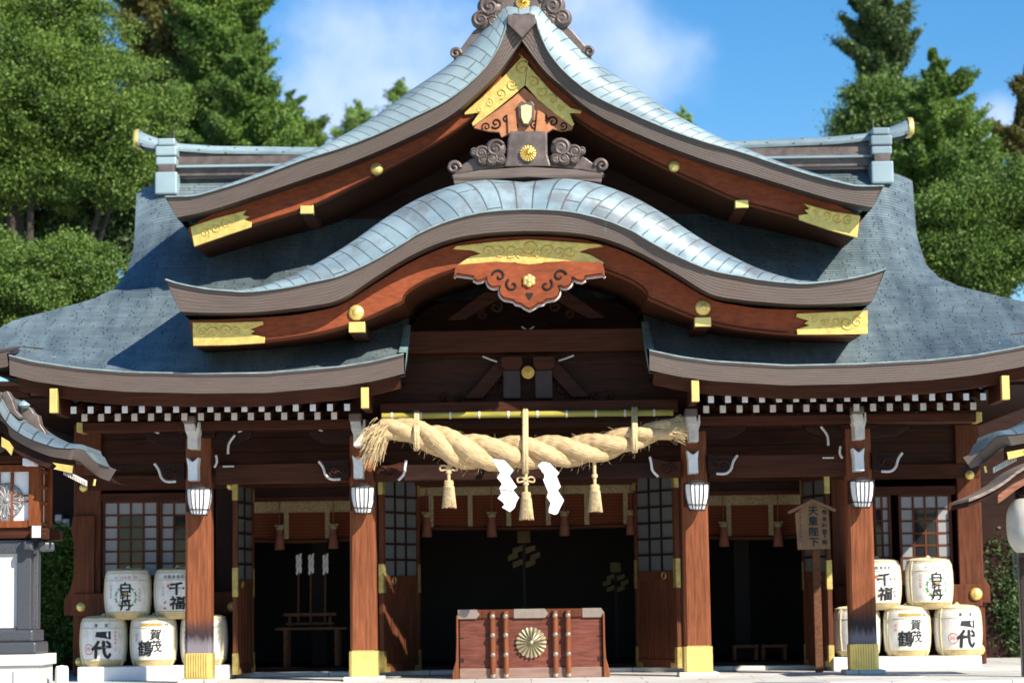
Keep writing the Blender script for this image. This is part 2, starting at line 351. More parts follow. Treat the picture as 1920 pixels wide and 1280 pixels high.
def leafm(name, c0, c1):
    m, t, b = nodes(name); t.nodes.remove(b); o = [n for n in t.nodes if n.type == 'OUTPUT_MATERIAL'][0]
    g = t.nodes.new('ShaderNodeNewGeometry'); c = t.nodes.new('ShaderNodeTexCoord').outputs['Object']
    a = ramp(t, g.outputs['Random Per Island'], c0, c1, .0, 1.0); a = mixrgb(t, .6, a, ramp(t, noise(t, c, 1.1, 4), (.45, .52, .45), (1.4, 1.3, 1.15), .35, .65), 'MULTIPLY')
    d = t.nodes.new('ShaderNodeBsdfPrincipled'); t.links.new(a, d.inputs['Base Color']); d.inputs['Roughness'].default_value = .5; d.inputs['Specular IOR Level'].default_value = .3
    tr = t.nodes.new('ShaderNodeBsdfTranslucent'); t.links.new(a, tr.inputs['Color']); mx = t.nodes.new('ShaderNodeMixShader'); mx.inputs[0].default_value = .12
    t.links.new(d.outputs[0], mx.inputs[1]); t.links.new(tr.outputs[0], mx.inputs[2]); t.links.new(mx.outputs[0], o.inputs[0]); return m
lf_broad = leafm('leaf_broad', (.066, .128, .020), (.165, .255, .048)); lf_con = leafm('leaf_conifer', (.062, .138, .025), (.168, .268, .048)); lf_mid = leafm('leaf_mid', (.06, .12, .025), (.15, .24, .05))
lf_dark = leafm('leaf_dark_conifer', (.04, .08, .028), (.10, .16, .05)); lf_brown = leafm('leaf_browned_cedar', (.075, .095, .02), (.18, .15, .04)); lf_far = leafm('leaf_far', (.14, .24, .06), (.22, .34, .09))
lf_bush = leafm('leaf_bush', (.060, .122, .020), (.160, .248, .048))
bark = mat('bark', (.06, .047, .037), .9, 0, .4, 6, (4, 4, .6), .6, 12, (4, 4, .6))
groundm = mat('gravel_ground', (.46, .44, .40), .9, 0, .2, 30, bmp=.4, bscale=90)
# ------------------------------------------------------------------ setting
g = MB(); g.add([(-400, -120, 0), (400, -120, 0), (400, 600, 0), (-400, 600, 0)], [(0, 1, 2, 3)]); tag(g.build('ground', groundm), None, None, kind='structure')
pf = MB(); pf.box(-7.2, 7.2, -2.6, 9, 0, FL); o = pf.build('stone_platform', platform_m, bevel=.02); tag(o, None, None, kind='structure')
st = MB()
for i in range(3): st.box(-3.2, 3.2, -2.6 - .36 * (3 - i), -2.6 - .36 * (2 - i), 0.0, FL - .19 * (3 - i))
tag(st.build('stone_steps', platform_m, bevel=.01), None, None, kind='structure')

# ------------------------------------------------------------------ shrine hall
hall = thing('shrine_hall', 'wooden shrine hall with curved copper roofs, gold fittings and four front posts', 'shrine', (0, 0, FL))
YE = -1.25; YR = 3.0
eave_pts = LX([(17, 668), (60, 679), (107, 686), (150, 692), (235, 699), (370, 702), (500, 701), (638, 689), (700, 679), (757, 665)], YE)[::-1]
EX = [a for a, b in eave_pts]; EZ = [b for a, b in eave_pts]
XIN, XOUT = EX[0], EX[-1]
Z0 = min(EZ); ZR = P(310, 337, YR)[2]; UM = YR - YE
Bq = .045; Aq = (ZR - Z0) / UM - Bq * UM
def zbase(u): return Z0 + Aq * u + Bq * u * u
def eave_z(x): return float(np.interp(abs(x), EX, EZ))
def roofz(x, u):
    x = abs(x); w = max(0, 1 - u / 1.5) ** 2
    lift = (eave_z(x) - Z0) if x <= XOUT else (EZ[-1] - Z0) * max(0, 1 - (x - XOUT) / .5)
    cor = .04 * max(0, (x - 5.4) / 1.8) ** 2 * max(0, 1 - u / 2.4)
    return zbase(u) + lift * w + cor
# silhouette -> half width per slope parameter
sil = [(248, 345), (246, 400), (243, 440), (229, 490), (212, 520), (203, 540), (170, 560), (95, 580), (20, 599)]
su, sw = [], []
for px, py in sil:
    best = min(np.linspace(.5, UM + .3, 400), key=lambda u: abs(P(px, py, YE + u)[2] - zbase(u)))
    su.append(best); sw.append(-P(px, py, YE + best)[0] - .05)
order = np.argsort(su); su = np.array(su)[order]; sw = np.array(sw)[order]
su = np.r_[.55, su]; sw = np.r_[6.62, sw]
def halfw(u): return float(np.interp(u, su, sw))
UMAIN = .60
def roof_rows(us, xs_of):
    rows, uvs = [], []
    for u in us:
        row, uv = [], []
        for x in xs_of(u):
            z = roofz(x, u); W_ = halfw(max(u, .55)); k = max(0, (abs(x) - (W_ - .55)) / .55) if u > 2.0 else 0
            z -= .16 * k * k * min(1, (u - 2.0) / .6); row.append((x, YE + u, z)); uv.append((x, u * 1.12))
        rows.append(row); uvs.append(uv)
    return rows, uvs
r1 = MB()
us = np.linspace(UMAIN, UM, 46)
xs_all = lambda u: np.concatenate([np.linspace(-halfw(u), -XIN, 40), np.linspace(-XIN, XIN, 14)[1:-1], np.linspace(XIN, halfw(u), 40)])
r1.grid(*roof_rows(us, xs_all), smooth=True, skip=lambda i, j: 39 <= j < 52 and us[i + 1] < 1.75)      # open below the front gable
for s_ in (-1, 1):
    r1.grid(*roof_rows(np.linspace(0, UMAIN + .02, 7), lambda u: s_ * np.linspace(XIN, XOUT, 50)[::s_]), smooth=True)
# the back slope and the two hip/gable ends close the roof
rb, uvb = roof_rows(us[::3], lambda u: np.linspace(-halfw(u), halfw(u), 40)); rb = [[(x, 2 * YR - y, z) for x, y, z in r] for r in rb]
r1.grid(rb, uvb, flip=True)
for s_ in (-1, 1):
    ed = []
    for u in us:
        (row, _u) = roof_rows([u], lambda q: [s_ * halfw(q)]); x, y, z = row[0][0]
        ed.append([(x, lerp(y, 2 * YR - y, q), z) for q in np.linspace(0, 1, 5)])
    r1.grid(ed, [[(y, zz * 1.2) for (x, y, zz) in r] for r in ed], flip=(s_ > 0))
r1.build('main_roof', roofm, hall)
# layered edge of the eaves
TH = .205
def edge_sweep(mb, pts3, th, ins=.05, back=.35, drop=None):
    rows = []; uvs = []; ln = 0
    for i, (x, y, z) in enumerate(pts3):
        if i: ln += math.dist(pts3[i], pts3[i - 1])
        rows.append([(x, y + back, z + .02), (x, y - .012, z + .012), (x, y - .012, z - .02), (x, y, z - .022), (x, y + ins, z - th), (x, y + ins + back, z - th)])
        uvs.append([(ln, 0), (ln, 0), (ln, 0), (ln, 1), (ln, 0), (ln, 0)])
    mb.grid(rows, uvs, smooth=False, flip=True)
for s_ in (-1, 1):
    xs = np.linspace(XIN, XOUT, 60); m = MB(); edge_sweep(m, [(s_ * x, YE, roofz(x, 0)) for x in xs][::s_], TH)
    ef = m.build('eave_edge', fasc, hall)
    # cut ends of the eave
    for x, mm, nm in ((XIN, verdi, 'eave_end'), (XOUT, fasc, 'eave_end')):
        q = MB(); z = roofz(x, 0); dx = -.03 if x == XIN else .03
        ys = np.linspace(YE, YE + (1.1 if x == XIN else .34), 8)
        a = [(s_ * (x + dx), y + .02, roofz(x, y - YE) + .03) for y in ys]; b = [(s_ * x, y + .07, roofz(x, y - YE) - TH - .03) for y in ys]
        c2 = [(s_ * (x + dx * -2), y + .02, roofz(x, y - YE) + .03) for y in ys]; d2 = [(s_ * (x - dx * 3), y + .07, roofz(x, y - YE) - TH - .03) for y in ys]
        q.grid([c2, a, b, d2]); q.build(nm, mm, ef)
    # rim of copper along the top of the edge
    q = MB(); q.tube([(s_ * x, YE - .005, roofz(x, 0) + .010) for x in xs], .010, 6); q.build('copper_rim', rimm, ef)
    # set-back eave of the hall proper, running out of the frame
    m = MB(); xs2 = np.linspace(XOUT - .25, 6.58, 16); edge_sweep(m, [(s_ * x, YE + UMAIN, roofz(x, UMAIN)) for x in xs2][::s_], .19); m.build('eave_edge', fasc, hall)
    # little raised kerb where porch roof meets the hall eave
    p0 = P(107, 672, YE + .55); p1 = P(66, 690, YE + .45); X0, X1 = -p0[0], -p1[0]
    q = MB(); q.prism([(s_ * (X0 - .02), p0[2] + .01), (s_ * (X0 + .01), p0[2] - .16), (s_ * (X1 + .1), p1[2] - .05), (s_ * (X1 + .1), p1[2] - .02)], YE + .34, YE + .62); q.build('roof_kerb', vergem2, hall)
# underside of the eaves and the red board below the edge
for s_ in (-1, 1):
    xs = np.linspace(XIN + .05, XOUT - .06, 40)
    m = MB(); rows = [[(s_ * x, YE + .20, roofz(x, 0) - TH + .002), (s_ * x, YE + .24, roofz(x, 0) - TH - .13), (s_ * x, YE + .28, roofz(x, 0) - TH - .135)] for x in xs][::s_]
    m.grid(rows, smooth=False, flip=True); m.build('eave_board', wx, hall)
    m = MB(); rows = [[(s_ * x, YE + .26, roofz(x, 0) - TH - .07), (s_ * x, -.4, Z0 - TH + .12), (s_ * x, 2.3, Z0 - TH + .55)] for x in xs][::s_]
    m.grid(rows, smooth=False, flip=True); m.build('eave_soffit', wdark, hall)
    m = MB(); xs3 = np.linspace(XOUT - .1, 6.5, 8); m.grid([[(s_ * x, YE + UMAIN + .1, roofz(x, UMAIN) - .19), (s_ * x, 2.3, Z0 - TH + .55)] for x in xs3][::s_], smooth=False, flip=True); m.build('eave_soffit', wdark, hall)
    m = MB(); m.box(s_ * (XOUT - .06), s_ * 6.45, YE + UMAIN + .16, YE + UMAIN + .28, Z0 - .14, Z0 - .02); m.build('eave_board', wx, hall)
# rafters with white painted ends, two rows each side
def rafter(px, py, y, w, h, dirty):
    x, z = XZ(px, py, y); m = MB(); m.beam((x, y, z), (x, y + 1.5, z + .30), w, h); r_ = m.build('rafter', wy, hall)
    q = MB(); q.box(x - w / 2 + .001, x + w / 2 - .001, y - .012, y + .004, z - h / 2 + .002, z + h / 2 - .002); q.build('painted_end', whitedirty if dirty else white, r_, bevel=.004)
upl = [138 + 32.05 * i for i in range(17)]; lol = [158.5 + 31.2 * i for i in range(16)]
upr = [1333 + 31.9 * i for i in range(17)]; lor = [1324 + 31.3 * i for i in range(17)]
for i, px in enumerate(upl): rafter(px, 768.5 - (px - 138) * .0105, YE + .38, .066, .082, False)
for i, px in enumerate(lol): rafter(px, 782.5 - (px - 158) * .0075, YE + .75, .068, .088, True)
for i, px in enumerate(upr): rafter(px, 748.5 - (px - 1333) * .0105, YE + .38, .066, .082, False)
for i, px in enumerate(lor): rafter(px, 767 - (px - 1324) * .012, YE + .75, .068, .088, True)
# gold capped ends of the eave boards
for px, py0, py1 in ((101, 729, 773), (684, 727, 764), (1303, 713, 752), (1884, 705, 748)):
    x, z = XZ(px, py0, YE + .1); x1, z1 = XZ(px, py1, YE + .1)
    m = MB(); m.box(x - .04, x + .04, YE + .09, YE + .9, z1, z); r_ = m.build('barge_end', wy, hall)
    q = MB(); q.box(x - .043, x + .043, YE + .07, YE + .16, z1 - .006, z + .004); q.build('gold_cap', gold, r_, bevel=.006)

# ---- a curved gable edge: strip of rolled copper, layered fascia, bargeboard
def full(half, n):          # half curve given as [(|X|, Z)] from tip to crest -> whole curve left to right
    h = resample(half, n); left = [(-a, b) for a, b in h]; return left + [(a, b) for a, b in h[::-1]][1:]
def normals(c):
    out = []
    for i in range(len(c)):
        a, b = c[max(i - 1, 0)], c[min(i + 1, len(c) - 1)]; dx, dz = b[0] - a[0], b[1] - a[1]; l = math.hypot(dx, dz); out.append((-dz / l, dx / l))
    return out
def strip(name, ctop, csil, y, depth, m, nseg=7, round_=True):
    mb = MB(); rows = []; uvs = []
    ln = 0
    for i in range(len(ctop)):
        if i: ln += math.dist(ctop[i], ctop[i - 1])
        a, b = ctop[i], csil[i]; row = []; uv = []; acc = 0; pv = None
        hh = math.dist(a, b)
        for k in range(nseg + 1):
            t = k / nseg * math.pi / 2; q = math.sin(t)
            p = (lerp(a[0], b[0], q), y + depth * (1 - math.cos(t)), lerp(a[1], b[1], q))
            if pv: acc += math.dist(p, pv)
            pv = p; row.append(p); uv.append((acc + .07, ln))
        rows.append(row); uvs.append([(q, l2 + -.65 * max(-1, min(1, a[0] / .9)) * q) for q, l2 in uv])
    mb.grid(rows, [[(u, v) for (u, v) in r] for r in uvs], flip=False)
    return mb
def fascia_band(ctop, cbot, y, ins):
    mb = MB(); rows = []; uvs = []; ln = 0
    for i in range(len(ctop)):
        if i: ln += math.dist(ctop[i], ctop[i - 1])
        a, b = ctop[i], cbot[i]
        rows.append([(a[0], y + .10, a[1] + .012), (a[0], y - .02, a[1] + .012), (a[0], y - .02, a[1] - .006), (a[0], y, a[1] - .008), (b[0], y + ins, b[1]), (b[0], y + ins + .34, b[1])])
        uvs.append([(ln, 0), (ln, 0), (ln, 0), (ln, 1), (ln, 0), (ln, 0)])
    mb.grid(rows, uvs, smooth=False, flip=True); return mb
def endcap(mb, pts): mb.add(pts, [tuple(range(len(pts)))]); return mb
def gable(y, top, bot, silh, brd_top, brd_low, n, rollmat, ins, yb, back, roll_d, nm):
    """front edge of a curved gable; all lists are half curves (|X|, Z) tip -> crest"""
    ct, cb, cs = full(top, n), full(bot, n), full(silh, n)
    r_ = strip(nm, ct, cs, y - .01, roll_d, rollmat).build(nm + '_rolled_edge', rollmat, hall)
    m = MB(); ys = np.linspace(y + roll_d - .02, back, 8); ln = [0]
    for i in range(1, len(cs)): ln.append(ln[-1] + math.dist(cs[i], cs[i - 1]))
    m.grid([[(a, yy, b + .003) for (a, b) in cs] for yy in ys], [[(l, yy) for l in ln] for yy in ys]); m.build(nm + '_roof', roofm, hall)
    q = MB(); q.tube([(a, y - .024, b + .010) for a, b in ct], .010, 6); q.build(nm + '_copper_rim', rimm, hall)
    f = fascia_band(ct, cb, y, ins).build(nm + '_layered_edge', fasc, hall)
    m = MB()
    for s_ in (0, -1):
        a, b = ct[s_], cb[s_]; sg = -1 if s_ == 0 else 1
        pts = [(a[0], y - .02, a[1] + .01), (b[0], y + ins, b[1]), (b[0], back, b[1]), (a[0], back, a[1] + .01)]
        endcap(m, pts if sg < 0 else pts[::-1])
    m.build('side_edge', fasc, f)
    bt, bl = full(brd_top, n), full(brd_low, n); m = MB()
    rows = [[(a[0], yb + .10, a[1]), (a[0], yb, a[1]), (b[0], yb, b[1]), (b[0], yb + .10, b[1])] for a, b in zip(bt, bl)]
    m.grid(rows, smooth=False, flip=True)
    endcap(m, [rows[0][0], rows[0][1], rows[0][2], rows[0][3]]); endcap(m, rows[-1])
    bd = m.build(nm + '_bargeboard', wboard, hall)
    mo = MB(); mo.tube([(b[0], yb - .006, b[1] + .012) for b in bl], .012, 6); mo.build('moulding', wx, bd)
    return ct, cb, cs, bt, bl
# --- upper gable
YG = 0.0
g_top = LX([(311, 371), (340, 370.5), (370, 368), (437, 349), (504, 326), (571, 301), (640, 279.5), (707, 254), (774, 223), (842, 188), (892, 148), (926, 107), (946, 62), (955, 30)], YG) + [(0.0, P(980, 30, YG)[2])]
g_bot = LX([(331, 408), (403, 391), (504, 358), (571, 335), (640, 311), (741, 269), (842, 218), (909, 161), (942, 128), (978, 77)], YG + .05) + [(0.0, P(980, 74, YG)[2])]
g_sil = LX([(311, 371), (340, 370), (370, 367), (437, 345), (504, 321), (571, 291), (640, 257), (707, 217), (774, 168), (842, 122), (889, 75), (930, 28), (950, 14)], YG + .3) + [(0.0, P(980, 8, YG)[2])]
g_bt = LX([(352, 428), (403, 400), (504, 366), (640, 320), (741, 278), (842, 227), (909, 170), (942, 138)], YG + .37) + [(0.0, P(982, 88, YG + .37)[2])]
g_bl = LX([(364, 462), (470, 424), (575, 391), (640, 361), (741, 310), (842, 254), (900, 210), (945, 165)], YG + .37) + [(0.0, P(982, 120, YG + .37)[2])]
gt, gb, gs, gbt, gbl = gable(YG, g_top, g_bot, g_sil, g_bt, g_bl, 60, vergem2, .06, YG + .37, 6.0, .30, 'gable')
def soffit(bl, y0, y1, drop, name, nst=9):
    m = MB(); rows = []; uvs = []; ns = normals(bl)
    for k in range(nst + 1):
        t = k / nst
        rows.append([(p[0] * (1 - .012 * t), lerp(y0, y1, t), p[1] + drop * t) for p in bl]); uvs.append([(0, t) for p in bl])
    m.grid(rows, uvs, smooth=False); return m.build(name, soff, hall)
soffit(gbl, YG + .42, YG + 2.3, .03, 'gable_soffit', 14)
# dark gable wall behind
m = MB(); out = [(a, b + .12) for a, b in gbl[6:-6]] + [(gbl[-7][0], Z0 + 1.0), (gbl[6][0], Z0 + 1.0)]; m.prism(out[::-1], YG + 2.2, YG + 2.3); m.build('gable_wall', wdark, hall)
# --- undulating front gable
YK = -1.85
k_top = LX([(311, 526), (336, 534), (386, 543.5), (430, 547.5), (470, 549), (538, 541), (585, 531), (640, 518), (707, 487), (758, 457), (785, 440), (842, 416), (909, 400)], YK) + [(0.0, P(989, 394.5, YK)[2])]
k_bot = LX([(337, 584), (386, 586), (437, 586), (490, 584), (538, 579), (585, 573), (640, 560), (707, 517), (774, 477), (842, 449), (909, 437)], YK + .05) + [(0.0, P(989, 431, YK)[2])]
k_sil = LX([(311, 526), (336, 533), (386, 542), (430, 545), (470, 543), (540, 520), (600, 490), (660, 453), (720, 410), (780, 374), (840, 350), (905, 337)], YK + .3) + [(0.0, P(989, 332.5, YK)[2])]
k_bt = LX([(356, 600), (437, 598), (538, 592), (585, 585), (640, 571), (707, 530), (774, 490), (842, 461), (909, 448)], YK + .35) + [(0.0, P(989, 443, YK + .35)[2])]
k_bl = LX([(362, 648), (430, 645), (497, 640), (560, 632), (610, 623), (650, 612), (690, 597), (735, 576), (756, 566), (761, 552), (785, 534), (820, 518), (855, 506), (909, 494)], YK + .35) + [(0.0, P(990, 486, YK + .35)[2])]
kt, kb, ks, kbt, kbl = gable(YK, k_top, k_bot, k_sil, k_bt, k_bl, 64, vergem, .06, YK + .35, 2.0, .34, 'front_gable')
soffit(kbl, YK + .40, 1.0, .04, 'front_gable_soffit', 16)
# wall behind the arch
m = MB(); zlow = P(989, 800, 0)[2]
inner = [p for p in kbl if abs(p[0]) < 1.95]; out = [(a, b + .10) for a, b in inner] + [(1.95, zlow), (-1.95, zlow)]
m.prism(out[::-1], .95, 1.05); m.build('porch_wall', wpanel, hall)
zr_ = P(989, 640, 0)[2]; MB().box(-1.95, 1.95, .06, .16, zlow, zr_).build('porch_wall', wpanel, hall); MB().box(-1.95, 1.95, .16, .97, zr_ - .1, zr_ - .06).build('porch_ceiling', wdark, hall)
m = MB()
for py in (672, 716): z = P(989, py, .05)[2]; m.box(-1.9, 1.9, .045, .08, z - .004, z + .004)
m.build('panel_joint', winside, hall)
def xbeam(name, px0, px1, py0, py1, y0, y1, m=None, bev=.015):
    x0 = (P(px0, py0, y0)[0] - P(1978 - px0, py0, y0)[0]) / 2; z0 = (P(px0, py1, y0)[2] + P(px1, py1, y0)[2]) / 2; z1 = (P(px0, py0, y0)[2] + P(px1, py0, y0)[2]) / 2
    xa = P(px0, py0, y0)[0]; xb = P(px1, py0, y0)[0]
    b_ = MB(); b_.box(xa, xb, y0, y1, z0, z1); return b_.build(name, m or wx, hall, bev)
xbeam('rainbow_beam', 700, 1285, 617, 659, -.22, .05)
xbeam('porch_beam', 712, 1272, 751, 775, -.25, .05)
xbeam('porch_beam', 705, 1280, 782, 797, -.05, .1, wdark)
xbeam('tie_beam', 710, 1275, 868, 898, .02, .2, wdark)
# carved scrolls under the arch and on the beams
def scrolls(name, items, y, m, flip=True):
    b_ = MB()
    for px, py, rp, a0, sg, th in items:
        for s_ in ((-1, 1) if flip else (1,)):
            x, z = XZ(px, py, y); k = (28 + y) / FPX
            b_.spiral(s_ * abs(x) if flip else x, z, rp * k, y, th * k, 1.4, a0 if s_ > 0 else math.pi - a0, sg * s_)
    return b_.build(name, m, hall)
scrolls('carved_scroll', [(775, 640, 12, 0, 1, 3), (860, 750, 10, 1, 1, 3), (835, 745, 8, 2, -1, 3), (920, 730, 14, 0, 1, 4), (905, 744, 10, 2, 1, 3), (938, 715, 9, 1, -1, 3), (850, 596, 9, 0, 1, 3), (930, 575, 13, 1, 1, 4), (905, 590, 10, 2, -1, 3)], .03, wpanel)
for (pz0, pz1, xi, xo, yy) in ((600, 548, 78, 150, .05), (747, 672, 50, 118, .05)):   # splayed struts of the frog-leg panels
    for s_ in (-1, 1):
        b_ = MB(); za, zb = P(989, pz1, yy)[2], P(989, pz0, yy)[2]; k = .00618
        b_.prism([(s_ * xi * k * .35, za), (s_ * xi * k, za), (s_ * xo * k, zb), (s_ * (xo - 34) * k, zb)][::s_], yy - .12, yy + .02)
        b_.build('frog_leg_strut', wpanel, hall, .01)
greyw = mat('grey_wood', (.04, .03, .031), .8, 0, .3, 6)
for px in (960, 1020): x, z0 = XZ(px, 747, -.1); z1 = P(px, 694, -.1)[2]; MB().box(x - .10, x + .10, -.14, .04, z0, z1).build('short_post', greyw, hall, .012)
for px in (960, 1020): x, z0 = XZ(px, 694, -.12); z1 = P(px, 670, -.12)[2]; m = MB(); m.prism([(x - .08, z0), (x + .08, z0), (x + .12, z0 + .05), (x + .12, z1), (x - .12, z1), (x - .12, z0 + .05)], -.2, .04); m.build('bearing_block', wx, hall)
def wtube(name, ptl, y, th, m=whitedirty, par=None):
    b_ = MB()
    for pts in ptl: b_.tube([P(a, c, y) for a, c in resample(pts, max(8, len(pts) * 4))], th, 6)
    return b_.build(name, m, par or hall)
wtube('white_edging', [[(905, 668), (920, 674), (932, 678)], [(1076, 666), (1060, 672), (1047, 676)], [(978, 612), (990, 619), (1001, 612)]], -.1, .010)
# round crest bosses
def crest(mb, cx, cz, r_, y, n=16, th=.02):
    for k in range(n):
        a = 2 * math.pi * k / n; ca, sa = math.cos(a), math.sin(a); pts = []; rows = []
        for i in range(6):
            row = []
            t = i / 5
            for j in range(7):
                q = -1 + 2 * j / 6; w = (.10 + .90 * min(1, t * 1.15)) * math.pi / n * .92
                rr = r_ * (.16 + .78 * t + .06 * t * (1 - q * q) * 1.4); ang = a + q * w
                hgt = th * (1 - q * q) ** .5 * (.55 + .45 * math.sin(t * math.pi * .85 + .3)) if abs(q) < 1 else 0
                row.append((cx + rr * math.cos(ang), y - hgt, cz + rr * math.sin(ang)))
            rows.append(row)
        mb.grid(rows, smooth=True, flip=False)
    mb.dome(cx, y, cz, r_ * .18, th * 1.3, 14); mb.lathe([(0, 0), (r_ * .97, 0), (r_ * .97, -th)], (cx, y, cz), 32, 'y')
    return mb
def boss(px, py, rp, y, name='gold_boss', h=.5, fancy=False, par=None):
    x, z = XZ(px, py, y); k = (28 + y) / FPX; b_ = MB()
    if fancy: crest(b_, x, z, rp * k, y, 16, .025)
    else:
        b_.dome(x, y, z, rp * k, rp * k * h); b_.dome(x, y - rp * k * h * .55, z, rp * k * .55, rp * k * .4)
    return b_.build(name, gold, par or hall)
boss(990, 698, 12, -.16, 'gold_crest', fancy=True)
boss(706, 317, 12.5, YG + .36, h=.8); boss(1264, 312, 11, YG + .36, h=.8)
boss(668, 586, 15, YK + .34); boss(1318, 577, 15, YK + .34)
# projecting purlin ends with gold caps
for px, py, w, h, y, bk in ((575, 393, 25, 16, YG + .31, 1.2), (1391, 382, 25, 15, YG + .31, 1.2), (669, 613, 31, 20, YK + .32, 1.6), (1318, 603, 31, 18, YK + .32, 1.6)):
    x, z = XZ(px, py, y); k = (28 + y) / FPX; b_ = MB(); b_.box(x - w * k * .46, x + w * k * .46, y + .05, y + bk, z - h * k * .5, z + h * k * .5); pu = b_.build('purlin', wy, hall)
    b_ = MB(); b_.box(x - w * k * .5, x + w * k * .5, y, y + .14, z - h * k * .5, z + h * k * .5); b_.build('gold_cap', gold, pu, .008)
# gold plates (outlines measured on the photograph, real plates 3 cm thick standing on the boards)
def plate(name, outl, y, m=goldr, th=.03, mirror=False, par=None, bev=.006):
    pts = [XZ(a, b, y) for a, b in outl]
    b_ = MB(); b_.prism(pts, y, y + th)
    return b_.build(name, m, par or hall, bev)
plate('gold_plate', [(357, 425), (404, 409), (462, 394), (455, 403), (468, 406), (458, 412), (472, 417), (471, 426), (420, 443), (364, 462)], YG + .325)
plate('gold_plate', [(1613, 404), (1560, 396), (1506, 381), (1518, 391), (1508, 394), (1516, 401), (1497, 404), (1498, 412), (1550, 430), (1607, 446)], YG + .325)
plate('gold_plate', [(361, 604), (430, 604), (493, 602), (494, 608), (470, 617), (478, 620), (470, 626), (497, 632), (496, 643), (430, 647), (362, 648)], YK + .305)
plate('gold_plate', [(1627, 582), (1560, 585), (1494, 588), (1493, 594), (1516, 601), (1508, 606), (1518, 610), (1494, 617), (1495, 627), (1560, 627), (1627, 626)], YK + .305)
def ridge_bits(cx, cy, spots, y, m, nm, par=None):   # repousse scrolls in relief
    b_ = MB()
    for px, py, rp, sg in spots:
        x, z = XZ(px, py, y); k = (28 + y) / FPX; b_.spiral(x, z, rp * k * 1.25, y, rp * k * .24, 1.3, px * .7, sg, 18)
    return b_.build(nm, m, par or hall)
ridge_bits(0, 0, [(385, 437, 8, 1), (405, 427, 8, -1), (425, 419, 7, 1), (443, 411, 5, -1)], YG + .325, goldr, 'relief_scroll')
ridge_bits(0, 0, [(1590, 415, 8, 1), (1570, 409, 8, -1), (1550, 404, 7, 1), (1530, 400, 5, -1)], YG + .325, goldr, 'relief_scroll')
ridge_bits(0, 0, [(380, 620, 9, 1), (400, 624, 10, -1), (422, 621, 9, 1), (443, 622, 7, -1), (462, 612, 5, 1)], YK + .305, goldr, 'relief_scroll')
ridge_bits(0, 0, [(1608, 603, 9, 1), (1588, 606, 10, -1), (1566, 604, 9, 1), (1545, 604, 7, -1), (1528, 599, 5, 1)], YK + .305, goldr, 'relief_scroll')
# chevron at the top of the upper gable
plate('gold_chevron', [(977, 108), (989, 116), (984, 160), (960, 181), (925, 209), (887, 237), (885, 231), (899, 211), (888, 213), (871, 215), (872, 209), (905, 182), (945, 143)], YG + .325)
plate('gold_chevron', [(980, 108), (1003, 137), (1035, 172), (1070, 202), (1091, 208), (1089, 213), (1068, 212), (1077, 233), (1073, 237), (1040, 213), (1008, 186), (985, 160), (989, 116)], YG + .325)
ridge_bits(0, 0, [(980, 130, 11, 1), (960, 158, 9, -1), (940, 175, 9, 1), (918, 193, 7, -1), (900, 205, 5, 1)], YG + .325, goldr, 'relief_scroll')
ridge_bits(0, 0, [(1000, 155, 9, -1), (1018, 172, 9, 1), (1036, 187, 8, -1), (1053, 203, 6, 1)], YG + .325, goldr, 'relief_scroll')
# pendant below the chevron, with a pale shield
pend = plate('gable_pendant', [(983, 165), (1005, 184), (1030, 205), (1075, 236), (1072, 243), (1052, 246), (1036, 242), (1028, 248), (1012, 252), (1000, 246), (985, 250), (968, 246), (952, 252), (940, 258), (936, 248), (918, 247), (900, 243), (888, 240), (893, 233), (930, 208), (960, 185)], YG + .34, wlight, .06)
ridge_bits(0, 0, [(930, 231, 9, 1), (912, 238, 7, -1), (950, 224, 8, 1), (1037, 229, 9, -1), (1056, 236, 7, 1), (1017, 222, 8, -1), (965, 236, 7, 1), (1003, 233, 7, -1)], YG + .34, wdark, 'carved_scroll', pend)  # dark scroll tubes stand in for shade in the pendant's carved grooves
for pl in ([(951, 214), (966, 206), (970, 246), (953, 251)], [(1008, 206), (1022, 214), (1020, 250), (1004, 247)]): plate('pendant_leg', pl, YG + .31, wlight, .06, par=pend)
plate('shield_frame', [(971, 196), (978, 189), (987, 193), (996, 189), (1002, 197), (1001, 222), (992, 236), (980, 236), (973, 222)], YG + .28, bronze, .06, par=pend)
plate('shield', [(976, 199), (986, 196), (997, 199), (996, 220), (990, 232), (982, 232), (977, 220)], YG + .26, mat('pale_gilt', (.80, .60, .30), .5, .2, .1, 8), .05, par=pend)
# centre plate and pendant of the front gable
def fz(pts): return [(640 + a * .33596, 430 + b * .33596) for a, b in pts]
plate('gold_plate', fz([(620, 110), (640, 92), (850, 68), (1050, 55), (1250, 68), (1440, 82), (1466, 95), (1380, 108), (1330, 125), (1390, 140), (1465, 182), (1462, 195), (1250, 180), (1130, 185), (1090, 197), (1050, 212), (1010, 197), (970, 185), (840, 188), (640, 217), (632, 208), (720, 150), (775, 135), (730, 118)]), YK + .305)
ridge_bits(0, 0, [(640 + a * .336, 430 + b * .336, r_, s_) for a, b, r_, s_ in ((820, 125, 9, 1), (880, 130, 9, -1), (945, 122, 10, 1), (1050, 100, 13, 1), (1155, 122, 10, -1), (1215, 130, 9, 1), (1275, 125, 9, -1), (1000, 130, 8, -1), (1100, 130, 8, 1))], YK + .305, goldr, 'relief_scroll')
def uz(pts): return [(788 + a * .21458, 400 + b * .21458) for a, b in pts]
def lobe(cx, cy, r_, a0, a1, n=7): return [(cx + r_ * math.cos(math.radians(lerp(a0, a1, i / n))), cy - r_ * math.sin(math.radians(lerp(a0, a1, i / n)))) for i in range(n + 1)]
half_ = [(295, 555), (318, 536), (470, 558), (468, 582), (500, 598), (540, 590), (578, 564)] + lobe(648, 585, 66, 165, 300) + [(705, 640)] + lobe(765, 680, 74, 175, 275) + [(815, 764), (836, 788), (880, 796), (915, 822)]
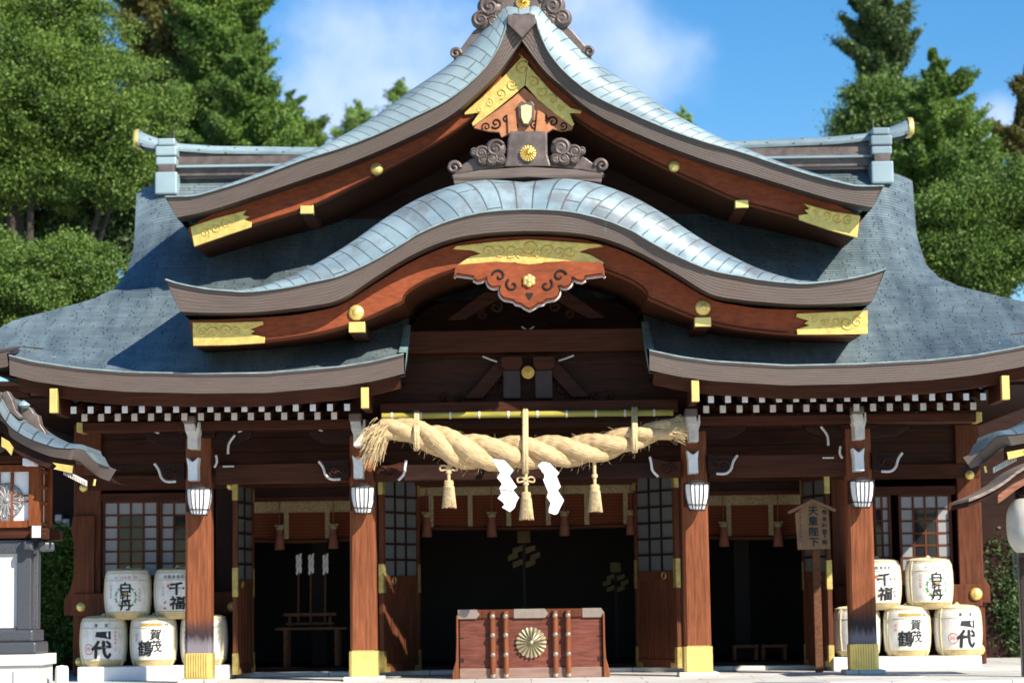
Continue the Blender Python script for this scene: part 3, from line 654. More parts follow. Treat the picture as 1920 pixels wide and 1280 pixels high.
usa_low = uz(half_ + [(955, 842)] + [(1910 - a, b) for a, b in half_[::-1]])
usa = usa_low + uz([(1610, 500), (1590, 430), (1250, 415), (955, 445), (660, 420), (310, 450), (300, 500)])
up = plate('front_pendant', usa, YK + .24, wboard, .07)
b_ = MB(); b_.tube([P(a, b + 2.2, YK + .29) for a, b in usa_low], .017, 6); b_.build('white_edging', mat('faded_edging', (.50, .44, .42), .8, 0, .2, 12), up)
b_ = MB()
for cx, cy, r_, s_, a0 in ((690, 548, 62, 1, 2.9), (1220, 548, 62, -1, .25), (808, 625, 60, -1, 2.2), (1102, 625, 60, 1, .95)):
    (px, py), = uz([(cx, cy)]); x, z = XZ(px, py, YK + .24); k = .0059 * .21458; b_.spiral(x, z, r_ * k, YK + .236, 11 * k, .95, a0, -s_)
b_.build('groove_shade', winside, up)  # dark raised tubes stand in for the shade inside carved swirls
b_ = MB(); b_.tube([P(a, b - 2.6, YK + .238) for a, b in usa_low[1:-1]], .006, 5); b_.build('groove_shade', wdark, up)  # dark line painting the shade of a groove along the lower rim
x, z = XZ(640 + 1050 * .336, 430 + 370 * .336, YK + .24); b_ = MB(); b_.prism([(x, z + .03), (x - .035, z + .035), (x - .04, z + .01), (x, z - .05), (x + .04, z + .01), (x + .035, z + .035)], YK + .234, YK + .25); b_.build('heart_hole_shade', winside, up)  # dark inlay stands in for the shade of a heart-shaped hole
b_ = MB(); x, z = XZ(992, 526, YK + .22); k = .00588
for i in range(6): b_.dome(x + 7 * k * math.cos(i * math.pi / 3 + .5), YK + .23, z + 7 * k * math.sin(i * math.pi / 3 + .5), 6 * k, .03, 12)
b_.dome(x, YK + .22, z, 6 * k, .04, 12); b_.build('gold_boss', gold, up)

# ---- cloud scroll ornaments on the two gables
def cloud(mb, px, py, rp, y, sg):
    k = (28 + y) / FPX; x, z = XZ(px, py, y); r_ = rp * k
    mb.dome(x, y, z, r_ * .95, .05, 20); mb.spiral(x, z, r_ * .82, y - .04, r_ * .17, 1.7, .5 if sg > 0 else 2.6, sg, 30)
def ornament(name, y, core, wings, clouds, ends, crestp):
    k = (28 + y) / FPX
    r_ = plate(name, core, y - .05, bronze, .35, bev=.02)
    for wgo in wings: plate('wing', wgo, y, bronze, .2, par=r_, bev=.012)
    for s_ in (-1, 1):
        b_ = MB()
        for px, py, rp, sg in clouds:
            if (px - core[0][0] - 40) * s_ > 0: cloud(b_, px, py, rp, y - .03, sg)
        b_.build('cloud_scroll', bronze, r_)
    for px, py, rp, sg in ends: b_ = MB(); x, z = XZ(px, py, y); b_.spiral(x, z, rp * k, y - .01, rp * k * .33, 1.3, 0 if sg > 0 else math.pi, sg); b_.lathe([(0, 0), (rp * k * .8, 0)], (x, y + .03, z), 16, 'y'); b_.build('scroll_end', bronze, r_)
    px, py, rp = crestp; b_ = MB(); x, z = XZ(px, py, y - .07); crest(b_, x, z, rp * k, y - .07, 16, .03); b_.build('gold_crest', gold, r_)
    return r_
ornament('ridge_ornament', YK + .42, [(945, 312), (950, 292), (952, 262), (956, 246), (1026, 246), (1027, 290), (1034, 312)],
         [[(846, 330), (862, 312), (882, 298), (900, 290), (945, 292), (948, 314), (890, 320)], [(1134, 328), (1120, 312), (1098, 296), (1080, 288), (1030, 292), (1030, 314), (1090, 318)]],
         [(929, 280, 21, 1), (903, 288, 16, 1), (922, 299, 15, -1), (938, 300, 11, 1), (890, 286, 9, -1), (905, 301, 11, 1), (1052, 278, 21, -1), (1077, 286, 16, -1), (1058, 298, 15, 1), (1042, 299, 11, -1), (1090, 284, 9, 1), (1076, 299, 11, -1)],
         [(851, 315, 13, 1), (1128, 311, 13, -1)], (990, 288, 15))
plate('ornament_base', [(848, 328), (900, 319), (989, 313), (1080, 318), (1130, 326), (1127, 342), (1080, 337), (989, 332), (900, 337), (852, 346)], YK + .38, fasc, .3)
ornament('ridge_ornament', YG + .18, [(938, 28), (938, -40), (1016, -40), (1012, 28), (1002, 52), (982, 72), (956, 53)],
         [[(850, 112), (866, 88), (888, 58), (905, 46), (940, 30), (946, 52), (925, 62), (890, 90), (864, 112)], [(1110, 108), (1096, 84), (1072, 56), (1056, 42), (1014, 28), (1012, 50), (1034, 60), (1070, 88), (1098, 110)]],
         [(918, 14, 25, 1), (902, 38, 20, 1), (924, 42, 14, -1), (936, 30, 12, 1), (934, 0, 12, -1), (1037, 12, 25, -1), (1054, 35, 20, -1), (1030, 40, 14, 1), (1019, 27, 12, -1), (1020, -2, 12, 1)],
         [(854, 101, 11, 1), (1104, 98, 11, -1)], (980, 5, 13))
m = MB(); z = P(980, 30, YG)[2]; m.box(-.25, .25, YG + .3, 6.0, z - .05, z + .42); m.build('gable_ridge', capm, hall, .03)
m = MB(); z = P(980, 50, YG)[2]; m.prism([(-.165, z + .13), (.165, z + .13), (.165, z + .02), (0, z - .15), (-.165, z + .02)], YG - .06, YG + .2); m.build('gable_peak', bronze, hall, .008)

# ---- main ridge
cap = LX([(595, 277), (403, 274.5), (336, 270), (310, 265), (279, 254), (259, 244)], YR)[::-1]
xs = np.linspace(0, cap[0][0], 60); cap = cap[::-1]; CX = [a for a, b in cap]; CZ = [b for a, b in cap]
def capz(x): return float(np.interp(abs(x), CX, CZ)) if abs(x) > CX[0] else CZ[0]
xe = -P(326, 300, YR)[0]
m = MB(); rows = []; uvs = []
for x in np.linspace(-cap[-1][0], cap[-1][0], 80):
    z = capz(x); t = .085 + .02 * max(0, abs(x) - xe)
    t += .055 * max(0, min(1, (abs(x) - xe) / .45))
    rows.append([(x, YR + (.15 + t * .3) * math.cos(a), z - t + t * math.sin(a)) for a in np.linspace(-.5, math.pi + .5, 10)]); uvs.append([(x, a) for a in range(10)])
m.grid(rows, uvs, flip=True)
for r_ in (rows[0], rows[-1]): m.add(r_, [tuple(range(10))])
rg = m.build('main_ridge', capm, hall)
for s_ in (-1, 1):
    x = s_ * cap[-1][0]; m = MB(); e_ = rows[-1] if s_ > 0 else rows[0]; ce = np.mean(np.array(e_), 0); sc = lambda k_, dx: [tuple(ce + (np.array(q) - ce) * k_ + np.array([dx * s_, 0, .0])) for q in e_]
    r4 = [sc(1.06, -.03), sc(1.08, .0), sc(1.04, .035), sc(.02, .045)]; m.grid([r + r[:1] for r in r4], flip=s_ < 0); m.build('gold_tip', gold, rg)
def zpy(py): return P(345, py, YR)[2]
for py0, py1, d in ((289, 298, .10), (298, 312, .15), (312, 316, .20), (320, 334, .17)): MB().box(-xe, xe, YR - d, YR + d, zpy(py1), zpy(py0)).build('ridge_course', bronze, rg)
m = MB(); m.box(-xe, xe, YR - .24, YR + .24, zpy(320), zpy(316)); m.build('ridge_sheet', capm, rg)
for s_ in (-1, 1):
    m = MB(); xo = s_ * (-P(319, 300, YR)[0]); hw = .112
    for py0, py1, g_ in ((268, 281, 0), (283, 301, .025), (303, 318, .02), (331, 372, .03)): m.box(xo - hw - g_, xo + hw + g_, YR - .34 - g_, YR + .34, zpy(py1), zpy(py0))
    m.build('ridge_end_post', vergem2, rg, .02); MB().box(xo - hw + .01, xo + hw - .01, YR - .35, YR + .34, zpy(331.5), zpy(317.5)).build('post_collar', bronze, rg, .01)
    m = MB(); z = zpy(268); m.tube([(xo - s_ * .05, YR, z), (xo - s_ * .05, YR, z + .16)], .01, 6); m.build('lightning_rod', bronze, rg)
# ------------------------------------------------------------------ posts, brackets and the front wall
def octo(hw, ch): return [(-hw + ch, -hw), (hw - ch, -hw), (hw, -hw + ch), (hw, hw - ch), (hw - ch, hw), (-hw + ch, hw), (-hw, hw - ch), (-hw, -hw + ch)]
def colm(mb, cx, cy, z0, z1, hw, ch, hw1=None):
    hw1 = hw1 or hw; a = octo(hw, ch); b = octo(hw1, ch)
    mb.add([(cx + x, cy + y, z0) for x, y in a] + [(cx + x, cy + y, z1) for x, y in b], [(i, (i + 1) % 8, 8 + (i + 1) % 8, 8 + i) for i in range(8)] + [tuple(range(7, -1, -1)), tuple(range(8, 16))]); return mb
PILX = [-3.83, -1.925, 1.925, 3.83]
HW = .152; zt = P(989, 812, 0)[2]
def off(x, s): return s if x < 0 else -s
for i, x in enumerate(PILX):
    outer = i in (0, 3)
    m = colm(MB(), x, HW, FL + .05, zt, HW, .030, HW * .95); p = m.build('post', wstain if outer else wz, hall, .004)
    m = MB(); m.box(x - .23, x + .23, -.07, .40, FL, FL + .05); m.build('foot_stone', platform_m, p, .012)
    m = colm(MB(), x, HW, FL + .052, FL + .34, HW + .012, .030)
    if outer:
        for k in range(9): m.box(x - .128 + k * .0288, x - .128 + k * .0288 + .0175, -.040, -.010, FL + .07, FL + .345)
        m.box(x - .15, x + .15, -.024, -.01, FL + .052, FL + .072)
    else:
        for k in range(10): m.box(x - .125 + k * .026, x - .125 + k * .026 + .016, -.013, -.008, FL + .335, FL + .352)
    m.build('gold_shoe', gold, p)
    # bracket set on top
    sx = P(378, 800, -.3)[0]
    k = .0061
    z = lambda py: P(989, py - (5 if x < 0 else -4 if False else 5), -.3)[2]
    m = MB()
    m.box(x - .20, x + .20, -.05, .36, zt, zt + .05); m.prism([(x - .20, zt + .05), (x - .26, zt + .16), (x - .26, zt + .20), (x + .26, zt + .20), (x + .26, zt + .16), (x + .20, zt + .05)], -.10, .40); m.build('bracket_block', wdark, p, .01)
    m = MB(); zz = zt - .02; m.prism([(x - .62, zz + .10), (x - .60, zz + .02), (x - .46, zz - .06), (x - .2, zz - .08), (x + .2, zz - .08), (x + .46, zz - .06), (x + .60, zz + .02), (x + .62, zz + .10)], .08, .22); m.build('bracket_arm', wdark, p, .01)
    for s_ in (-1, 1):
        m = MB(); m.box(x + s_ * .36 - .12, x + s_ * .36 + .12, .04, .26, zz + .10, zz + .20); m.build('bearing_block', wpanel, p, .02)
        m = MB(); m.tube([(x + s_ * a, .06, zz + b) for a, b in resample([(.46, .09), (.55, .125), (.70, .20)], 8)], .013, 6)
        m.build('white_edging', whitedirty, p)
    # white painted beam noses facing the viewer
    m = MB(); bx = x - .03; nose = [(a * .66 + .01, b) for a, b in [(-.125, .16), (-.06, .145), (.02, .145), (.075, .15), (.085, .215), (.115, .22), (.12, .12), (.085, .04), (.085, -.09), (-.085, -.09), (-.09, .05), (-.125, .11)]]
    zc = z(822); m.prism([(bx + a, zc + b) for a, b in nose], -.30, .05); m.build('white_nose', whitedirty, p, .008)
    m = MB(); m.prism([(bx - .065, z(806)), (bx + .05, z(806)), (bx + .04, z(790)), (bx - .08, z(790))], -.36, .0); m.build('white_nose', whitedirty, p, .01)
    m = MB(); m.box(bx - .09, bx + .05, -.42, -.2, z(790), z(776)); m.build('bracket_block', mat('faded_wood_%d' % i, (.16, .12, .11), .7) if i == 0 else MATS['faded_wood_0'], p, .015)
    m = MB(); z8, z5 = z(896), z(852); m.prism([(bx - .068, z5), (bx - .035, z5 - .03), (bx, z5 - .03 - .025), (bx + .035, z5 - .03), (bx + .068, z5), (bx + .054, z5 - .10), (bx + .058, z8), (bx - .052, z8), (bx - .052, z5 - .12)], -.24, .01); m.build('white_nose', white, p, .008)
    # carved side noses with white rims
    inner = 1 if x < 0 else -1
    for s_ in ((-1, 1) if outer else (inner, -inner)):
        if not outer and s_ == inner:
            o_ = [(HW, -.03), (.30, -.03), (.42, -.02), (.485, .05), (.50, .14), (.515, .21), (.40, .17), (.28, .15), (HW, .155)]
            mm = wx; zz = z(896); e_ = o_[2:6]
        else:
            o_ = [(HW, .0), (.25, -.02), (.36, -.02), (.42, .03), (.45, .12), (.50, .19), (.35, .2), (HW, .2)]; mm = wdark; zz = z(892); e_ = o_[1:6]
            if outer and s_ == inner: continue
        pts = [(x + s_ * a, zz + b) for a, b in o_]
        m = MB(); m.prism(pts, -.02, .14); nb = m.build('carved_nose', mm, p, .01)
        m = MB(); m.tube([(x + s_ * a, -.025, zz + b) for a, b in resample(e_, 10)], .015, 6); m.build('white_edging', white if mm is wx else whitedirty, nb)
        m = MB(); m.spiral(x + s_ * .33, zz + .07, .075, -.025, .016, 1.4, 0, s_); m.spiral(x + s_ * .24, zz + .09, .05, -.025, .014, 1.2, 2, -s_); m.build('carved_scroll', wpanel, nb)
    if outer:
        m = MB(); s_ = inner
        m.tube([(x + s_ * a, .0, z(850) + b) for a, b in resample([(.21, .02), (.22, -.06), (.19, -.12)], 8)], .014, 6); m.build('white_edging', whitedirty, p); m = MB()
        m.tube([(x + s_ * a, .0, z(835) + b) for a, b in resample([(.43, .16), (.36, .06), (.35, -.06)], 8)], .014, 6); m.tube([(x + s_ * a, .0, z(868)) for a in (.29, .36, .42)], .010, 6)
        m.build('white_edging', whitedirty, p)
# purlins carried by the posts
for a, b, py in ((150, 690, 797), (1292, 1835, 785)):
    x0 = P(a, py, -.15)[0]; x1 = P(b, py, -.15)[0]; zc = P((a + b) / 2, py, -.15)[2]
    m = MB(); m.box(x0, x1, -.16, .14, zc - .055, zc + .055); pu = m.build('eave_purlin', wx, hall, .01)
    for xe_ in ((x0,) if a < 400 else (x1,)):
        m = MB(); m.box(xe_ - .035, xe_ + .035, -.18, .16, zc - .06, zc + .06); m.build('gold_cap', golddull, pu, .01)
for a, b, py0, py1 in ((403, 664, 868, 905), (1328, 1592, 851, 893)):
    xbeam('tie_beam', a, b, py0, py1, .06, .24, wx)
    xbeam('tie_rail', a, b, py0 + 40, py1 + 7, .08, .2, wdark) if False else None
# side rainbow beams under the outer eaves joining wall and outer post
# front wall of the hall
YW = 2.2
def wall_panel(px0, px1, py0, py1, m, name='wall_board', y=YW, th=.08):
    x0, z1 = XZ(px0, py0, y); x1, z0 = XZ(px1, py1, y); b_ = MB(); b_.box(x0, x1, y, y + th, z0, z1); return b_.build(name, m, hall)
def vpost(px0, px1, py0=800, y=YW - .06, m=None, py1=None, th=.2):
    x0, z1 = XZ(px0, py0, y); x1 = P(px1, py0, y)[0]; b_ = MB(); b_.box(x0, x1, y, y + th, FL + .04, z1); return b_.build('wall_post', wbeam if m in (None, wz) else m, hall, .015)
sill = MB(); sill.box(-5.5, 5.5, YW - .1, YW + .25, FL, FL + .055); sill.build('door_sill', platform_m, hall, .01)
zt_ = Z0 - TH + .50
m = MB(); zl = P(989, 882, YW)[2]; m.box(-5.6, 5.6, YW + .02, YW + .12, zl, zt_ + .2); uw = m.build('upper_wall', wpanel, hall)
m = MB()
for py in (815, 842, 862): z = P(989, py, YW)[2]; m.box(-5.6, 5.6, YW + .005, YW + .03, z - .006, z + .006)
m.build('panel_joint', winside, uw)
m = MB(); m.box(-5.62, 5.62, YW - .07, YW + .15, P(989, 908, YW)[2], P(989, 880, YW)[2]); m.build('lintel_beam', wx, hall, .012)
m = MB(); m.box(-5.6, 5.6, YW - .05, YW + .15, P(989, 800, YW)[2], P(989, 780, YW)[2]); m.build('wall_plate', wdark, hall, .012)
for a, b, mm in ((139, 190, wz), (352, 372, wdarkz), (404, 440, wdarkz), (690, 727, wdarkz), (1262, 1290, wz), (1556, 1576, wz), (1596, 1636, wdarkz), (1790, 1835, wz)): vpost(a, b, 870 if a not in (139, 1790) else 795, m=mm)
for a, b, c0, c1 in ((440, 690, 906, 934), (1290, 1556, 893, 922), (727, 1262, 872, 903)):
    x0, z1 = XZ(a, c0, YW + .05); x1, z0 = XZ(b, c1, YW + .05); m = MB(); m.box(x0, x1, YW + .05, YW + .14, z0, z1); hd = m.build('door_head', wdark, hall); m = MB(); m.box(x0, x1, YW + .03, YW + .15, z0 - .02, z0 + .03); m.build('head_rail', wx, hd)
# decorated bracket boards on the corner posts
for s_, px in ((-1, 139), (1, 1835)):
    x = P(px, 1000, YW - .05)[0]; m = MB(); k = .00665
    o_ = [(0, 0), (10, -40), (10, -100), (4, -130), (-20, -155), (22, -155), (22, -240), (-50, -240), (-50, 30), (0, 30)]
    zz = P(989, 955, YW)[2]; pts = [(x + s_ * a * k, zz + b * k) for a, b in [(0, 0), (4, -25), (-3, -60), (-2, -110), (6, -140), (16, -155), (16, -185), (-40, -185), (-40, 0)]]
    m.prism(pts, YW - .12, YW - .062); m.build('wall_bracket', wbeam, hall, .008)
# wainscot rails with gold bosses
for a, b, py0, py1 in ((139, 440, 1112, 1150), (1565, 1842, 1098, 1136)):
    x0, z1 = XZ(a, py0, YW - .14); x1, z0 = XZ(b, py1, YW - .14); m = MB(); m.box(x0, x1, YW - .16, YW - .02, z0, z1); m.build('wall_rail', wbeam, hall, .012)
    m = MB(); zz0 = FL + .05; m.box(x0 + .05, x1 - .05, YW - .02, YW + .06, zz0, z0); m.build('lower_wall', wpanel, hall)
    m = MB(); m.box(x0, x1, YW - .16, YW - .02, FL + .05, FL + .17); m.build('ground_rail', wx, hall, .012)
for px, py, rp in ((152, 1137, 9), (435, 1137, 9), (1830, 1113, 12), (157, 914, 8), (433, 911, 8), (1818, 890, 9), (150, 1240, 9), (1836, 1217, 11)): boss(px, py, rp, YW - .17 if py > 1000 else YW - .10, h=.6)
# lattice windows
def lattice(px0, px1, py0, py1, nx, ny, clear, y=YW, name='lattice_window'):
    x0, z1 = XZ(px0, py0, y); x1, z0 = XZ(px1, py1, y); m = MB(); fr = .035
    m.box(x0, x0 + fr, y, y + .05, z0, z1); m.box(x1 - fr, x1, y, y + .05, z0, z1); m.box(x0 + fr, x1 - fr, y, y + .05, z0, z0 + fr); m.box(x0 + fr, x1 - fr, y, y + .05, z1 - fr, z1)
    w = m.build(name, wbeam, hall, .004); m = MB()
    cx = [lerp(x0 + fr, x1 - fr, i / nx) for i in range(nx + 1)]; cz = [lerp(z1 - fr, z0 + fr, i / ny) for i in range(ny + 1)]
    for a in cx[1:-1]: m.box(a - .012, a + .012, y + .008, y + .04, z0 + fr, z1 - fr)
    for b in cz[1:-1]: m.box(x0 + fr, x1 - fr, y + .010, y + .038, b - .012, b + .012)
    m.build('lattice_bars', wbeam, w)
    a_, b_ = MB(), MB()
    for i in range(nx):
        for j in range(ny):
            q = b_ if (i, j) in clear else a_; q.box(cx[i] + .001, cx[i + 1] - .001, y + .02, y + .026, cz[j + 1] + .001, cz[j] - .001)
    a_.build('paper_pane', paperold, w)
    if b_.v: b_.build('glass_pane', MATS['window_glass'], w)
m_, t_, b_ = nodes('window_glass'); b_.inputs['Base Color'].default_value = (.015, .015, .018, 1); b_.inputs['Roughness'].default_value = .06; b_.inputs['Specular IOR Level'].default_value = .35
mid = lambda nx, ny, c: {(i, j) for i in c for j in range(1, ny)}
lattice(192, 298, 938, 1083, 4, 6, {(1, j) for j in range(1, 6)} | {(2, j) for j in range(1, 6)})
lattice(299, 353, 938, 1083, 2, 6, {(1, j) for j in range(1, 6)})
lattice(1636, 1674, 926, 1072, 2, 6, {(0, j) for j in range(1, 6)})
lattice(1684, 1788, 926, 1072, 4, 6, {(1, j) for j in range(1, 6)} | {(2, j) for j in range(1, 6)})
for a, b, py0, py1 in ((188, 356, 925, 938), (1634, 1792, 912, 926)):
    m = MB(); x0, z1 = XZ(a, py0, YW - .03); x1, z0 = XZ(b, py1, YW - .03); m.box(x0, x1, YW - .04, YW + .1, z0, z1); m.build('window_head', wx, hall, .006)
# wall behind window/rail junction
for a, b, c0, c1 in ((186, 355, 1083, 1115), (1634, 1792, 1072, 1100)): wall_panel(a, b, c0, c1, wx)
wall_panel(1558, 1600, 893, 1110, wz)
wdoor = wood('wood_door', (.125, .042, .020), (6, 6, .35))
doorpane = mat('door_pane', (.12, .13, .13), .5, 0, .1, 3)
# folding doors with paper lattice, boarded foot and gold corners
def door(pxh, yh, pxe, ye, pyt, nx=3, ny=6, lit=None):
    a = P(pxh, 1250, yh); b = P(pxe, 1250, ye); z0 = FL + .06; z1 = P(pxh, pyt, yh)[2]
    ax = Vector((b[0] - a[0], b[1] - a[1], 0)); w = ax.length; ax.normalize(); nr = Vector((ax.y, -ax.x, 0))
    if nr.y > 0: nr = -nr
    def bx(mb, u0, u1, d0, d1, q0, q1):
        vs = [Vector((a[0], a[1], 0)) + ax * u + nr * d + Vector((0, 0, q)) for u in (u0, u1) for d in (d0, d1) for q in (q0, q1)]
        mb.add(vs, [(0, 1, 3, 2), (4, 6, 7, 5), (0, 4, 5, 1), (2, 3, 7, 6), (0, 2, 6, 4), (1, 5, 7, 3)])
    zm = lerp(z0, z1, .46); m = MB(); f = .06
    bx(m, 0, f, -.03, .03, z0, z1); bx(m, w - f, w, -.03, .03, z0, z1)
    for q0, q1 in ((z0, z0 + .10), (zm - .06, zm + .06), (z1 - .08, z1)): bx(m, f, w - f, -.028, .028, q0, q1)
    d = m.build('door_leaf', wdoor, hall, .004)
    m = MB(); bx(m, f, w - f, -.015, .012, z0 + .1, zm - .06)
    for i in range(1, 5): u = lerp(f, w - f, i / 5); bx(m, u - .01, u + .01, .012, .024, z0 + .1, zm - .06)
    m.build('boarded_panel', wdoor, d)
    m = MB()
    for i in range(1, nx): u = lerp(f, w - f, i / nx); bx(m, u - .014, u + .014, -.02, .022, zm + .06, z1 - .08)
    for i in range(1, ny): q = lerp(zm + .06, z1 - .08, i / ny); bx(m, f, w - f, -.019, .02, q - .014, q + .014)
    m.build('lattice_bars', wdarkz, d); m = MB(); bx(m, f, w - f, -.006, .006, zm + .06, z1 - .08); m.build('paper_pane', doorpane, d)
    for u0, u1 in ((0, .14), (w - .14, w)):
        m = MB(); bx(m, u0 - .003, u1 + .003, -.034, .034, z0 - .003, z0 + .06); e0 = u0 if u0 == 0 else w - .05; bx(m, e0 - .0035, e0 + .0535, -.0345, .0345, z0 + .05, z0 + .25); m.build('gold_corner', golddull, d)
        for q0, q1 in ((zm - .15, zm + .2), (z1 - .25, z1 + .003)): m = MB(); bx(m, e0 - .003, e0 + .053, -.034, .034, q0, q1); m.build('gold_strap', golddull, d)
    m = MB(); uu = w * .72; c_ = Vector((a[0], a[1], zm)) + ax * uu + nr * .035
    m.tube([c_ + ax * (.04 * math.cos(t)) + Vector((0, 0, .04 * math.sin(t))) for t in np.linspace(0, 2 * math.pi, 14)], .009, 6); m.build('ring_handle', golddull, d)
door(786, YW, 716, YW - .75, 893)
door(1197, YW, 1275, YW - .75, 882)
door(473, YW, 441, YW - .85, 905, 2)
door(1513, YW, 1560, YW - .85, 893, 2)
# side walls and the dark wings behind the hall on both sides
for s_ in (-1, 1):
    m = MB(); m.box(s_ * 5.5, s_ * 5.6, YW + .15, 7.5, FL, 3.6); m.build('side_wall', wdark, hall)
    m = MB(); m.box(s_ * 5.6, s_ * 11.0, 6.6, 6.8, FL, P(989, 700, 6.6)[2]); wg = m.build('wing_wall', wdark, hall)
    for i in range(2 if s_ < 0 else 0):
        p = P((111 if s_ < 0 else 1868) + i * 14, 972 + i * 8, 6.5); q = MB(); q.box(p[0] - .05, p[0] + .05, 6.45, 6.6, p[2] - .06, p[2] + .06); q.build('painted_end', whitedirty, wg, .02)
    m = MB(); m.box(s_ * 5.4, s_ * 6.4, -.3, 7.0, Z0 - .16, Z0 - .12); m.build('eave_soffit', wdark, hall)
# dim hall inside: side and back walls, floor, ceiling
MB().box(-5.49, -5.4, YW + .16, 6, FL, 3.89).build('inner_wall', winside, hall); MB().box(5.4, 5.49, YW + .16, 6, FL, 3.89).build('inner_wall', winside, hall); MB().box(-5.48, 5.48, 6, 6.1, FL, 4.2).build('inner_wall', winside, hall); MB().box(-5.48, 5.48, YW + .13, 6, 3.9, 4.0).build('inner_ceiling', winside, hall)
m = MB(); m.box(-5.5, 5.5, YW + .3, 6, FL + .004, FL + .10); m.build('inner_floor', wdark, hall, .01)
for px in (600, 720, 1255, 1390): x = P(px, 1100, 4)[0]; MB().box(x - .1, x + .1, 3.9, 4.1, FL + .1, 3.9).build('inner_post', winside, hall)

# ------------------------------------------------------------------ bamboo blinds in the three doorways
def blindset(px0, px1, pyt, pyb, edges, tass, label, y=YW + .18):
    x0, zt0 = XZ(px0, pyt, y); x1, zb = XZ(px1, pyb, y); k = (28 + y) / FPX
    r_ = thing('bamboo_blind', label, 'blind', ((x0 + x1) / 2, y, zb), 'bamboo blinds in the doorways')
    m = MB(); n = 24; rows = []
    for j in range(9): rows.append([(lerp(x0, x1, i / n), y + .02 * math.sin(j / 8 * 3.1) + .006 * math.sin(i * .9), lerp(zt0, zb - .02 * math.sin(i / n * math.pi), j / 8)) for i in range(n + 1)])
    m.grid(rows, flip=True); m.grid([[(a, b + .012, c) for a, b, c in q] for q in rows]); m.build('slats', blind, r_)
    m = MB(); m.tube([(lerp(x0, x1, i / n), y + .0, zb - .02 * math.sin(i / n * math.pi) - .01) for i in range(n + 1)], .028, 8); m.build('rolled_hem', wx, r_)
    zv = zt0 - 38 * k * .72; m = MB(); m.box(x0, x1, y - .03, y - .012, zv, zt0)
    for px in edges: xx = P(px, pyt, y)[0]; m.box(xx - .03, xx + .03, y - .026, y - .012, zb, zv)
    m.build('brocade_border', brocade, r_)
    for px, py in tass:
        xx, zz = XZ(px, py, y - .12); m = MB(); m.lathe([(.0, .10), (.025, .10), (.045, .04), (.04, 0), (.05, -.03), (.065, -.20), (.0, -.20)], (xx, y - .12, zz), 14); m.tube([(xx, y - .12, zz + .1), (xx, y - .12, zt0)], .007, 5)
        t_ = m.build('tassel', tasselred, r_); m = MB(); m.lathe([(.03, .105), (.055, .06), (.03, .03)], (xx, y - .12, zz), 12); m.tube([(xx - .06, y - .12, zz + .10), (xx + .06, y - .12, zz + .10)], .016, 6); m.build('knot', brocade, t_)
blindset(472, 664, 934, 1008, (537, 614), ((524, 1000), (625, 998)), 'bamboo blind rolled down behind the sanctuary door left of the offering box')
blindset(784, 1188, 902, 982, (808, 881, 953, 1027, 1099, 1172), ((800, 976), (922, 976), (1058, 974), (1183, 972)), 'wide bamboo blind with four tassels above the offering box')
blindset(1326, 1512, 920, 1002, (1365, 1444), ((1357, 994), (1459, 994)), 'bamboo blind in the doorway partly covered by the little roofed sign')

# ------------------------------------------------------------------ wall lanterns on the posts
lan0 = None
names = ['white flared lantern on the leftmost front post, above the left barrels', 'white flared lantern on the post under the frayed left end of the rope', 'white flared lantern on the post by the bound right end of the rope', 'white flared lantern on the rightmost front post, next to the lit lattice window']
def make_lantern():
    r_ = thing('wall_lantern', names[0], 'lantern', (0, 0, 0), 'lanterns on the front posts')
    T = [(.085, 0), (.105, .05), (.128, .14), (.138, .24), (.137, .30)]
    def ring(rr): return [(rr * a, rr * b) for a, b in ((-.55, -1), (.55, -1), (1, -.45), (1, .8), (-1, .8), (-1, -.45))]
    m = MB(); rows = [[(x, y, z) for x, y in ring(rr * .94) + ring(rr * .94)[:1]] for rr, z in T]; m.grid(rows, smooth=False, flip=False); m.add(rows[0][:6], [tuple(range(5, -1, -1))]); m.build('glass_body', glass, r_)
    m = MB()
    for i in range(6):
        m.tube([(ring(rr)[i][0], ring(rr)[i][1], z) for rr, z in T], .0065, 5)
        for q in ((.33, .67) if i == 0 else ()): m.tube([(lerp(ring(rr)[i][0], ring(rr)[(i + 1) % 6][0], q), lerp(ring(rr)[i][1], ring(rr)[(i + 1) % 6][1], q), z) for rr, z in T], .005, 5)
    for rr, z, th in ((.087, 0, .008), (.108, .06, .006), (.139, .302, .010)):
        q = ring(rr); m.tube([(a, b, z) for a, b in q + q[:1]], th, 5)
    for i in range(5): m.tube([(-.1 + i * .05, -.135, .302), (-.1 + i * .05, -.137, .325)], .006, 5)
    m.build('frame', iron, r_)
    m = MB(); m.prism([(-.10, .30), (.10, .30), (.05, .345), (-.05, .345)], -.1, .1); m.build('top_cap', iron, r_)
    m = MB(); m.box(-.03, .03, .08, .20, .14, .19); m.box(-.147, -.13, -.02, .10, .04, .30); m.build('bracket', wx, r_)
    return r_
lan0 = make_lantern()
for i, (px, py) in enumerate(((373.5, 965), (681, 962), (1307, 956), (1616, 951))):
    x, z = XZ(px, py, -.20); o = lan0 if i == 0 else copy_tree(lan0); o.location = (x, -.20, z); o['label'] = names[i]

